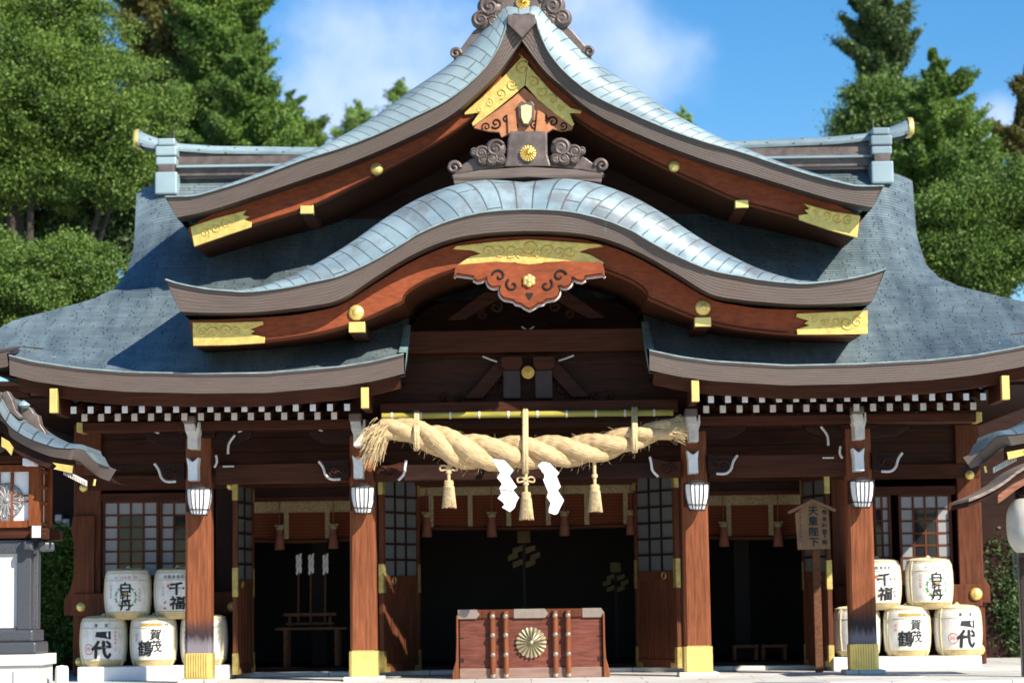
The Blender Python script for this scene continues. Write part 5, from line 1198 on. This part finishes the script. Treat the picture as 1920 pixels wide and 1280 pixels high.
# roof: curved gable front, rolled edge, side eaves dropping behind
def lx(pts, y): return [(P(a, b, y)[0] - cxl, P(a, b, y)[2]) for a, b in pts]
YRF = YL - .32
top = lx([(207, 877), (186, 872), (168, 863), (155, 846), (146, 842), (125, 842), (100, 839), (61, 826), (38, 814), (20, 801), (5, 782)], YRF) + [(0.0, P(8, 762, YRF)[2])]
top = [(abs(a), b) for a, b in top]
bot = lx([(192, 898), (172, 890), (156, 876), (142, 862), (132, 861), (112, 858), (90, 854), (55, 840), (34, 829), (16, 816), (12, 800)], YRF)
bot = [(abs(a), b) for a, b in bot] + [(0.0, P(8, 784, YRF)[2])]
n = 40; T_ = full(top, n); B_ = full(bot, n)
def ry(x): return YRF + .30 * min(1, max(0, (abs(x) - .70) / .16))
f = MB(); rows = []; uvs = []; ln = 0
for i, (a, b) in enumerate(zip(T_, B_)):
    if i: ln += math.dist(T_[i], T_[i - 1])
    y = ry(a[0]); rows.append([(cxl + a[0], y, a[1] + .006), (cxl + a[0], y, a[1] - .004), (cxl + b[0], y + .05, b[1]), (cxl + b[0], y + .4, b[1])]); uvs.append([(ln, 0), (ln, 1), (ln, 0), (ln, 0)])
f.grid(rows, uvs, smooth=False, flip=True); lrf = f.build('layered_edge', fasc, lt)
m = MB(); yb_ = 2 * cyl - YRF; rows = []; uvs = []; ln = 0
for i, a in enumerate(T_[2:-2]):
    if i: ln += math.dist(T_[i + 2], T_[i + 1])
    y = ry(a[0]); rows.append([(cxl + a[0], lerp(y - .012, 2 * cyl - y, t), a[1] + .008 + .10 * math.sin(min(1, t * 3.2) * math.pi / 2) * (1 - min(1, abs(a[0]) / .80)) * .9 + .045 * math.sin(min(1, t * 4) * 1.57) * (abs(a[0]) < .72)) for t in np.linspace(0, 1, 18)])
    uvs.append([(t * 1.5, ln) for t in np.linspace(0, 1, 18)])
m.grid(rows, uvs); lrr = m.build('roof', MATS['lantern_copper'], lt)
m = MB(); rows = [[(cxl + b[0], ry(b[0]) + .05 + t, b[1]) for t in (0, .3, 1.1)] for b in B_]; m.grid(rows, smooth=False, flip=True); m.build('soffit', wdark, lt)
brd = [(a * .93, b - .05) for a, b in B_ if abs(a) < .75]; m = MB(); rows = [[(cxl + a, YRF + .10, b + .06), (cxl + a, YRF + .10, b - .05)] for a, b in brd]; m.grid(rows, smooth=False, flip=True); m.grid([[(x, y + .05, z) for x, y, z in r] for r in rows], smooth=False); m.build('bargeboard', wdark, lt)  # dark wood colour on the bargeboard stands in for shade under the lantern roof
for s_ in (-1, 1):
    m = MB()
    for pl in ([(96, 866), (134, 872), (132, 886), (98, 878), (104, 873)], [(0, 818), (14, 826), (22, 838), (18, 852), (8, 840), (0, 836)]):
        pts = [(cxl + s_ * (P(a, b, YRF)[0] - cxl), P(a, b, YRF)[2]) for a, b in pl]; m.prism(pts, YRF + .06, YRF + .09)
    m.build('gold_plate', goldr, lt)
    m = MB()
    for i in range(14): a = P(118 + i * 3.1, 0, YRF)[0] - cxl; z = P(0, 884 + i * 1.65, YRF)[2]; m.beam((cxl + s_ * a, cyl - .46, z), (cxl + s_ * a, cyl - .40, z), .008, .05)
    m.build('small_rafters', whitedirty, lt)
    m = MB(); x = cxl + s_ * (P(172, 0, YRF)[0] - cxl); m.tube([(x, YRF + .28, ZL(900)), (x - s_ * .01, YRF + .28, ZL(912))], .012, 6); m.build('hanging_fitting', gold, lt)
    # ridge ornament pieces on the roof
    for pl, yy in (([(2, 742), (14, 738), (22, 752), (30, 776), (42, 788), (36, 792), (20, 780), (8, 768)], YRF + .18), ([(40, 776), (56, 768), (64, 780), (72, 784), (76, 802), (88, 820), (80, 822), (62, 806), (48, 796)], YRF + .5)):
        pts = [(cxl + s_ * (P(a, b, yy)[0] - cxl), P(a, b, yy)[2] + .03) for a, b in pl]; m = MB(); m.prism(pts, yy, yy + .14); q = m.build('ridge_ornament', bronze, lt, .01)
    m = MB(); x = cxl + s_ * (P(50, 0, YRF + .5)[0] - cxl); m.lathe([(0, -.03), (.05, -.02), (.06, .02), (.02, .05), (0, .06)], (x, YRF + .5, P(50, 762, YRF + .5)[2]), 12); m.build('finial', capm, lt)
m = MB(); z = P(8, 765, YRF)[2]; m.box(cxl - .09, cxl + .09, YRF + .2, 2 * cyl - YRF - .2, z - .05, z + .09); m.build('ridge', bronze, lt, .02)
m = MB(); m.box(cxl - 62 * kL, cxl + 62 * kL, cyl - 62 * kL, cyl + 62 * kL, ZL(868), ZL(850)); m.build('head_beam', wx, lt, .01)
m = MB(); x = P(56, 868, YL - .1)[0]
for s_ in (-1, 1): xx = cxl + s_ * (x - cxl); m.box(xx - .055, xx + .055, YL - .16, YL + .05, ZL(874), ZL(860))
m.build('painted_end', white, lt, .005)
rt = copy_tree(lt); rt['label'] = 'tall wooden lantern cut off by the right edge, only its copper roof corner showing'
p = P(2019, 915, YL); rt.location = (p[0], cyl, p[2] - P(8, 940, YL)[2] + .02)
# stone post beside the left lantern
x, z = XZ(116, 1246, YL + .3); sp = MB(); sp.lathe([(0, 0), (.062, 0), (.062, z - .03), (.052, z - .008), (.0, z)], (x, YL + .3, 0), 20); tag(sp.build('stone_post', stone), 'short round pale stone post at the foot of the left lantern', 'post')
# paper lantern hanging from a small roofed stand at the right edge
YH = -2.0; kH = (28 + YH) / FPX; px0, pz0 = XZ(1935, 985, YH)
hs = thing('lantern_stand', 'dark post with a small curved wooden roof at the right edge', 'stand', (px0, YH + .35, 0))
c = resample([P(a, b, YH)[[0, 2]] for a, b in ((1806, 942), (1835, 930), (1868, 912), (1900, 888), (1940, 868), (1975, 858))], 16); cR = [(2 * c[-1][0] - a, b) for a, b in c[::-1]][1:]; c = c + cR
for nm, o0, o1, y0, y1, mm in (('roof_board', 0, -.055, YH - .30, YH + .7, wdark), ('bargeboard', -.05, -.17, YH - .22, YH - .16, wood('wood_pale_red', (.30, .13, .08), (1, 5, 5))), ('roof_edge', .03, -.005, YH - .34, YH + .74, wood('wood_grey_edge', (.32, .25, .20), (1, 5, 5)))):
    m = MB(); sft = .0 if nm != 'bargeboard' else .2
    cc = [q for q in c if nm != 'bargeboard' or abs(q[0] - c[15][0]) < c[15][0] - c[4][0]]
    m.grid([[(a, y0, b + o1), (a, y0, b + o0), (a, y1, b + o0), (a, y1, b + o1), (a, y0, b + o1)] for a, b in cc], smooth=False, flip=True)
    for q in (cc[0], cc[-1]): m.add([(q[0], y0, q[1] + o1), (q[0], y0, q[1] + o0), (q[0], y1, q[1] + o0), (q[0], y1, q[1] + o1)], [(0, 1, 2, 3)])
    m.build(nm, mm, hs)
m = MB(); m.box(px0 - .09, px0 + .06, YH + .30, YH + .42, 0, c[15][1] - .1); m.build('post', iron, hs, .01)
m = MB(); m.box(px0 - .05, px0 + .4, YH - .02, YH + .32, P(1935, 918, YH)[2], P(1935, 910, YH)[2]); m.build('arm', wdark, hs)
pl = thing('paper_lantern', 'pale ribbed oval paper lantern with a flower crest hanging at the right edge', 'lantern', (px0, YH, pz0))
m = MB(); rr, hh = 47 * kH, 52 * kH; prof = []
for i in range(49): t = -1 + 2 * i / 48; prof.append((rr * (1 - abs(t) ** 3.2 * .42) + .003 * math.cos(i * math.pi), hh * t))
m.lathe([(0, -hh)] + prof + [(0, hh)], (px0, YH, pz0), 36); m.build('paper_body', mat('lantern_paper', (.62, .58, .50), .8, 0, .1, 8), pl)
m = MB(); m.lathe([(0, -hh - .03), (rr * .6, -hh - .03), (rr * .62, -hh + .012)], (px0, YH, pz0), 24); m.lathe([(rr * .62, hh - .012), (rr * .6, hh + .03), (0, hh + .03)], (px0, YH, pz0), 24); m.tube([(px0, YH, pz0 + hh), (px0, YH, pz0 + hh + .12)], .008, 5); m.build('rim', iron, pl)
m = MB()
for k_ in range(16):
    a = 2 * math.pi * k_ / 16; pts = []
    for t in np.linspace(0, 2 * math.pi, 13):
        ra = .045 + .075 * (.5 - .5 * math.cos(t)) ; w = .020 * math.sin(t); u = ra * math.cos(a) - w * math.sin(a); v = ra * math.sin(a) + w * math.cos(a); an = u / rr; pts.append((px0 + rr * 1.01 * math.sin(an), YH - rr * 1.01 * math.cos(an), pz0 + v))
    m.tube(pts, .0035, 4, False)
m.build('crest', ink, pl)
m = MB(); x, z = XZ(1902, 1010, YH + .5)
for i in range(12): m.tube([(x + .02 * math.cos(t), YH + .5 + .005 * (i % 2), z - i * .036 + .024 * math.sin(t)) for t in np.linspace(0, 6.28, 10)], .006, 5, False)
tag(m.build('verdigris_chain', verdi), 'verdigris green rain chain hanging behind the paper lantern', 'chain')

# ------------------------------------------------------------------ trees
def leaves_mesh(name, centers, sizes, m, parent, flat=.0):
    n = len(centers); c = np.asarray(centers, np.float32); s = np.asarray(sizes, np.float32)[:, None]
    a = rng.normal(size=(n, 3)).astype(np.float32); a[:, 2] *= (1 - flat); a /= np.linalg.norm(a, axis=1, keepdims=True)
    b = rng.normal(size=(n, 3)).astype(np.float32); b -= a * (a * b).sum(1, keepdims=True); b /= np.linalg.norm(b, axis=1, keepdims=True)
    V = np.stack([c - a * s, c + b * s * .45, c + a * s, c - b * s * .45], 1).reshape(-1, 3)
    off_ = np.array(ROOT[parent.name], np.float32); V -= off_
    me = bpy.data.meshes.new(name); me.vertices.add(4 * n); me.vertices.foreach_set('co', V.ravel()); me.loops.add(4 * n); me.polygons.add(n)
    me.loops.foreach_set('vertex_index', np.arange(4 * n, dtype=np.int32)); me.polygons.foreach_set('loop_start', np.arange(0, 4 * n, 4, dtype=np.int32)); me.polygons.foreach_set('loop_total', np.full(n, 4, np.int32))
    me.update(calc_edges=True); me.materials.append(m); o = bpy.data.objects.new(name, me); COL.objects.link(o); o.parent = parent; ROOT[o.name] = ROOT[parent.name]; return o
def tree(name, label, cat, y, blobs, m, nleaf, leaf, puff, puffr, trunk=None, limbs=5, grp=None, droop=0.0, depth=.8, hollow=.55):
    """blobs: crown masses (photo px centre, radii in px) at depth y; each is filled with leaf clumps"""
    k = (28 + y) / FPX; nleaf = int(nleaf * 2.3); leaf *= .5
    B = [(P(a, b, y), rx * k, rz * k) for a, b, rx, rz in blobs]
    tx, _ = XZ(*(trunk or (blobs[0][0], 0))[:2], y) if trunk else (B[0][0][0], 0)
    t = thing(name, label, cat, (tx, y, 0), grp)
    w = np.array([rx * rz for _, rx, rz in B]); w = w / w.sum(); cen = []
    for (c, rx, rz), ww in zip(B, w):
        n = max(3, int(puff * ww)); d = rng.normal(size=(n, 3)); d /= np.linalg.norm(d, axis=1, keepdims=True)
        d[:, 1] = np.where(d[:, 1] > .35, -d[:, 1], d[:, 1])         # most clumps on the open side, some behind
        r_ = hollow + (1.0 - hollow) * rng.random((n, 1)) ** .5; q = d * r_ * np.array([rx, min(rx, rz) * depth + .3 * rx * depth, rz]); cen.append(q + np.array(c))
    cen = np.concatenate(cen); per = max(6, nleaf // len(cen)); pr = puffr * (.6 + .8 * rng.random((len(cen), 1, 1)))
    g_ = rng.normal(size=(len(cen), per, 3)); g_ /= np.linalg.norm(g_, axis=2, keepdims=True); g_ *= rng.random((len(cen), per, 1)) ** .42
    g_ = g_ * (1 + .22 * rng.normal(size=(len(cen), per, 1))) * pr * rng.uniform(.65, 1.5, (len(cen), 1, 3)) * np.array([1, 1, .72 + droop]); g_[:, :, 2] -= droop * np.hypot(g_[:, :, 0], g_[:, :, 1]) * .8
    pts = (cen[:, None, :] + g_).reshape(-1, 3)
    # sparse inner foliage, so that the gaps between clumps look into the dark inside of the crown
    nc = len(pts) // 6; ib = rng.choice(len(B), nc, p=w); q = rng.normal(size=(nc, 3)); q /= np.linalg.norm(q, axis=1, keepdims=True); q *= rng.random((nc, 1)) ** .4 * .74
    pts = np.concatenate([pts, np.array([B[i][0] for i in ib]) + q * np.array([[B[i][1], .8 * min(B[i][1], B[i][2]) , B[i][2]] for i in ib]) + np.array([0, .25, 0])])
    crown = leaves_mesh('crown', pts, leaf * (.6 + .8 * rng.random(len(pts))), m, t)
    c0 = B[0][0]; zt_ = max(b[0][2] + b[2] * .7 for b in B); h0 = .35 if zt_ > 6 else .1
    m_ = MB(); n = 10; r0_ = max(.04, .017 * zt_); xtop = B[int(np.argmax([b[0][2] + b[2] for b in B]))][0][0]
    m_.tube([(lerp(tx, xtop, (i / n) ** 1.3) + .05 * math.sin(i * 1.7), y + .15 + .06 * math.cos(i * 2.1), zt_ * i / n) for i in range(n + 1)], [r0_ * (1 - .82 * i / n) for i in range(n + 1)], 9)
    for i in range(limbs):
        bi = i % len(B); c, rx, rz = B[bi]; a = random.uniform(.3, .7); base = Vector((lerp(tx, xtop, a ** 1.3), y + .15, zt_ * a)); tip = Vector((c[0] + random.uniform(-.6, .6) * rx, y + random.uniform(-.6, .3) * rx * depth, max(c[2] + random.uniform(-.5, .5) * rz, zt_ * a + .2)))
        md = (base + tip) / 2 + Vector((random.gauss(0, .15), random.gauss(0, .15), -.1 * (tip - base).length)); m_.tube([tuple(q) for q in [base, (base + md) / 2 + Vector((0, 0, .03)), md, (md + tip) / 2, tip]], [r0_ * .42, r0_ * .34, r0_ * .26, r0_ * .18, r0_ * .06], 6)
    m_.build('trunk', bark, t); return t
def conifer(name, label, cat, y, apex, rows, m, nleaf, leaf, grp=None, gap=.0, dens=1.0, clump=.34):
    """rows: [(py, left px, right px)] outline of the crown on the photograph"""
    k = (28 + y) / FPX; nleaf = int(nleaf * 2.3); leaf *= .5; ax, az = XZ(*apex, y); t = thing(name, label, cat, (ax, y, 0), grp)
    zs = [XZ(apex[0], py, y)[1] for py, a, b in rows]; Ls = [P(a, py, y)[0] - ax for py, a, b in rows]; Rs = [P(b, py, y)[0] - ax for py, a, b in rows]
    o_ = np.argsort(zs); zs = np.array(zs)[o_]; Ls = np.array(Ls)[o_]; Rs = np.array(Rs)[o_]
    zs = np.r_[zs, az]; Ls = np.r_[Ls, -.03]; Rs = np.r_[Rs, .03]
    lm = MB(); cen = []; prr = []; p1, p2 = random.random() * 6, random.random() * 6
    H_ = az - zs[0]; area = sum((np.interp(zs[0] + H_ * q, zs, Rs) - np.interp(zs[0] + H_ * q, zs, Ls)) for q in np.linspace(0, 1, 40)) / 40 * H_ * 3.1
    nb = int(area * 5.6 * dens * (.34 / clump) ** 2); nb = max(nb, 90)
    for i in range(nb):
        q = random.random(); z = zs[0] + H_ * q; a = random.random() * 2 * math.pi
        if random.random() > .12 + (np.interp(z, zs, Rs) - np.interp(z, zs, Ls)) / (Rs - Ls).max(): continue
        if gap and math.sin(z * 4.7 + p1 + 1.5 * math.sin(a)) + .7 * math.sin(a * 3 + p2 + z) > 1.15 - gap: continue
        l_, r_ = -np.interp(z, zs, Ls), np.interp(z, zs, Rs); ca = math.cos(a); rad = (r_ if ca > 0 else l_) * (ca * ca) + .5 * (l_ + r_) * (1 - ca * ca)
        pr = clump * random.uniform(.45, 1.05) * min(1, .30 + .9 * (az - z) / 1.6); pr = min(pr, .42 * (l_ + r_) + .04); rad = max(0, rad - .35 * pr) * random.uniform(.80, 1.18) * (1 + .05 * math.sin(z * 3.9 + p1 + a))
        cen.append((ax + rad * ca, y + rad * math.sin(a) * .9, z + .10 * math.sin(a * 5 + z * 7))); prr.append(pr)
        if i % 5 == 0: lm.tube([(ax, y, z), (ax + rad * .5 * ca, y + rad * .45 * math.sin(a), z - .06 * rad), (ax + rad * .9 * ca, y + rad * .8 * math.sin(a), z - .02)], [.025, .016, .006], 4, False)
    cen = np.array(cen); prr = np.array(prr)[:, None, None]; per = max(5, int(nleaf * .85) // len(cen))
    g_ = rng.normal(size=(len(cen), per, 3)); g_ /= np.linalg.norm(g_, axis=2, keepdims=True); g_ *= (.25 + .75 * rng.random((len(cen), per, 1)) ** .5) * (1 + .22 * rng.normal(size=(len(cen), per, 1)))
    # sprays: each clump is drawn out away from the trunk, its tip turned up
    dirs = np.stack([cen[:, 0] - ax, cen[:, 1] - y], 1) + rng.normal(size=(len(cen), 2)) * .12; dirs /= np.linalg.norm(dirs, axis=1, keepdims=True) + 1e-9
    g_ = g_ * prr * np.array([1.55, .85, .62]) * rng.uniform(.7, 1.35, (len(cen), 1, 3)); lift = .55 * np.clip(g_[:, :, 0], 0, None) + .15 * g_[:, :, 0]
    g_ = np.stack([g_[:, :, 0] * dirs[:, None, 0] - g_[:, :, 1] * dirs[:, None, 1], g_[:, :, 0] * dirs[:, None, 1] + g_[:, :, 1] * dirs[:, None, 0], g_[:, :, 2] + lift], 2)
    pts = (cen[:, None, :] + g_).reshape(-1, 3)
    nc = int(nleaf * .22); zz = zs[0] + H_ * rng.random(nc) ** 1.3; aa = rng.random(nc) * 6.283; rr = rng.random(nc) ** .5 * .62 * .5 * (np.interp(zz, zs, Rs) - np.interp(zz, zs, Ls)); mid_ = .5 * (np.interp(zz, zs, Rs) + np.interp(zz, zs, Ls))
    pts = np.concatenate([pts, np.stack([ax + mid_ + rr * np.cos(aa), y + rr * np.sin(aa), zz], 1)])
    leaves_mesh('crown', pts, leaf * (.6 + .8 * rng.random(len(pts))), m, t)
    lm.tube([(ax, y, az * i / 8) for i in range(9)], [max(.012, .022 * az * (1 - i / 8)) for i in range(9)], 8); lm.build('trunk', bark, t); return t
GT = 'trees behind the shrine'
tree('broadleaf_tree', 'huge dense broadleaf tree filling the upper left, its lower inside dark with bare limbs', 'tree', 15, [(60, 190, 165, 150), (215, 215, 115, 120), (-60, 210, 150, 210), (120, 70, 130, 95), (285, 245, 60, 70), (20, 300, 130, 80), (160, 330, 90, 60), (-20, 20, 150, 110), (250, 330, 60, 45), (60, 20, 100, 70)], lf_broad, 180000, .060, 520, .33, (110, 480), 5, GT, hollow=.80)
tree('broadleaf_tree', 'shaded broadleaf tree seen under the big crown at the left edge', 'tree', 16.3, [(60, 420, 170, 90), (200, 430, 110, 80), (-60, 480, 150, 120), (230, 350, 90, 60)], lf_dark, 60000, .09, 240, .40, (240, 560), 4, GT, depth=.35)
tree('leafy_bush', 'bright bushy undergrowth at the left above the flaring roof', 'bush', 11, [(30, 545, 80, 80), (95, 505, 50, 60), (165, 520, 55, 60), (-60, 540, 90, 110), (100, 580, 110, 60), (130, 470, 26, 30), (15, 470, 30, 30), (190, 490, 24, 34)], lf_bush, 52000, .055, 230, .24, (80, 700), 5, 'bushes beside the hall', hollow=.6)
conifer('cedar_tree', 'cedar with brownish foliage rising behind the big broadleaf tree', 'tree', 24, (325, -120), [(-60, 255, 385), (0, 235, 405), (80, 235, 415), (130, 245, 405), (200, 255, 400), (300, 265, 400)], lf_brown, 80000, .085, GT, gap=.3, clump=.32)
conifer('cedar_tree', 'tall cedar left of the cloud with a loose right side', 'tree', 22, (425, -110), [(-60, 350, 470), (20, 340, 486), (70, 345, 490), (110, 345, 494), (170, 345, 486), (220, 340, 496), (270, 340, 510), (340, 330, 515)], lf_con, 100000, .075, GT, gap=.25, clump=.30)
conifer('cedar_tree', 'pale green cedar between the big tree and the ridge end', 'tree', 20, (465, 70), [(120, 430, 490), (180, 415, 500), (240, 405, 530), (310, 390, 550)], lf_con, 60000, .07, GT, clump=.26)
conifer('cedar_tree', 'small pointed cedar just left of the upper gable slope', 'tree', 30, (543, 180), [(200, 522, 564), (225, 505, 585), (255, 492, 606), (310, 475, 625)], lf_con, 50000, .085, GT, gap=.2, clump=.28)
conifer('distant_tree', 'small far tree top above the left slope, the rounder one', 'tree', 45, (672, 195), [(206, 656, 689), (225, 645, 696), (250, 638, 702), (310, 630, 710)], lf_far, 9000, .11, GT, clump=.36)
conifer('distant_tree', 'thin far tree top above the left slope, close to the gable', 'tree', 45, (747, 152), [(165, 738, 757), (185, 732, 764), (205, 727, 768), (260, 722, 776)], lf_far, 5000, .10, GT, clump=.28)
conifer('distant_tree', 'tiny far tree top peeping over the right slope of the gable', 'tree', 45, (1281, 208), [(216, 1272, 1289), (240, 1264, 1296), (280, 1260, 1300)], lf_far, 3000, .09, GT, clump=.26)
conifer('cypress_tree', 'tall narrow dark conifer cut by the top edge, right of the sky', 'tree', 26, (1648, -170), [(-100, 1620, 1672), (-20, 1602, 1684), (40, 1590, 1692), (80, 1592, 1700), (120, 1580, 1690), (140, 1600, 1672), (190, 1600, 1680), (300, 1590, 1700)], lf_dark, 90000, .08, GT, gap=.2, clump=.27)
tree('broadleaf_tree', 'dense broadleaf tree below the tall narrow conifer, right of the ridge', 'tree', 23, [(1640, 205, 55, 58), (1620, 240, 42, 40), (1690, 215, 60, 55), (1700, 290, 85, 80), (1610, 280, 30, 40)], lf_mid, 45000, .080, 210, .32, (1660, 500), 6, GT)
conifer('cedar_tree', 'broad bright green cedar on the right with a thin leading shoot', 'tree', 20, (1752, 92), [(118, 1742, 1764), (140, 1728, 1788), (180, 1705, 1812), (230, 1690, 1828), (290, 1680, 1838), (350, 1690, 1842), (430, 1680, 1860)], lf_con, 120000, .07, GT, gap=.15, clump=.27, dens=1.1)
conifer('cedar_tree', 'browned cedar at the right edge beside the small cloud', 'tree', 24, (1925, 120), [(180, 1900, 1950), (250, 1878, 1970), (310, 1868, 1985), (360, 1856, 2000), (450, 1840, 2020)], lf_brown, 70000, .085, GT, gap=.3, clump=.29)
tree('broadleaf_tree', 'leafy lower tree at the right above the flaring roof corner', 'tree', 15, [(1765, 440, 60, 80), (1835, 400, 50, 70), (1885, 455, 55, 70), (1850, 505, 60, 60), (1800, 510, 60, 60), (1960, 420, 70, 100), (1905, 370, 34, 50), (1730, 480, 34, 60)], lf_bush, 70000, .062, 170, .34, (1830, 640), 6, GT)
tree('leafy_bush', 'green bush in the gap between the left lantern and the hall', 'bush', 5.0, [(110, 1090, 55, 90), (100, 1190, 70, 70), (60, 1120, 70, 110), (130, 1020, 30, 35), (20, 1150, 60, 100)], lf_bush, 30000, .05, 300, .18, (100, 1262), 5, 'bushes beside the hall', hollow=.5)
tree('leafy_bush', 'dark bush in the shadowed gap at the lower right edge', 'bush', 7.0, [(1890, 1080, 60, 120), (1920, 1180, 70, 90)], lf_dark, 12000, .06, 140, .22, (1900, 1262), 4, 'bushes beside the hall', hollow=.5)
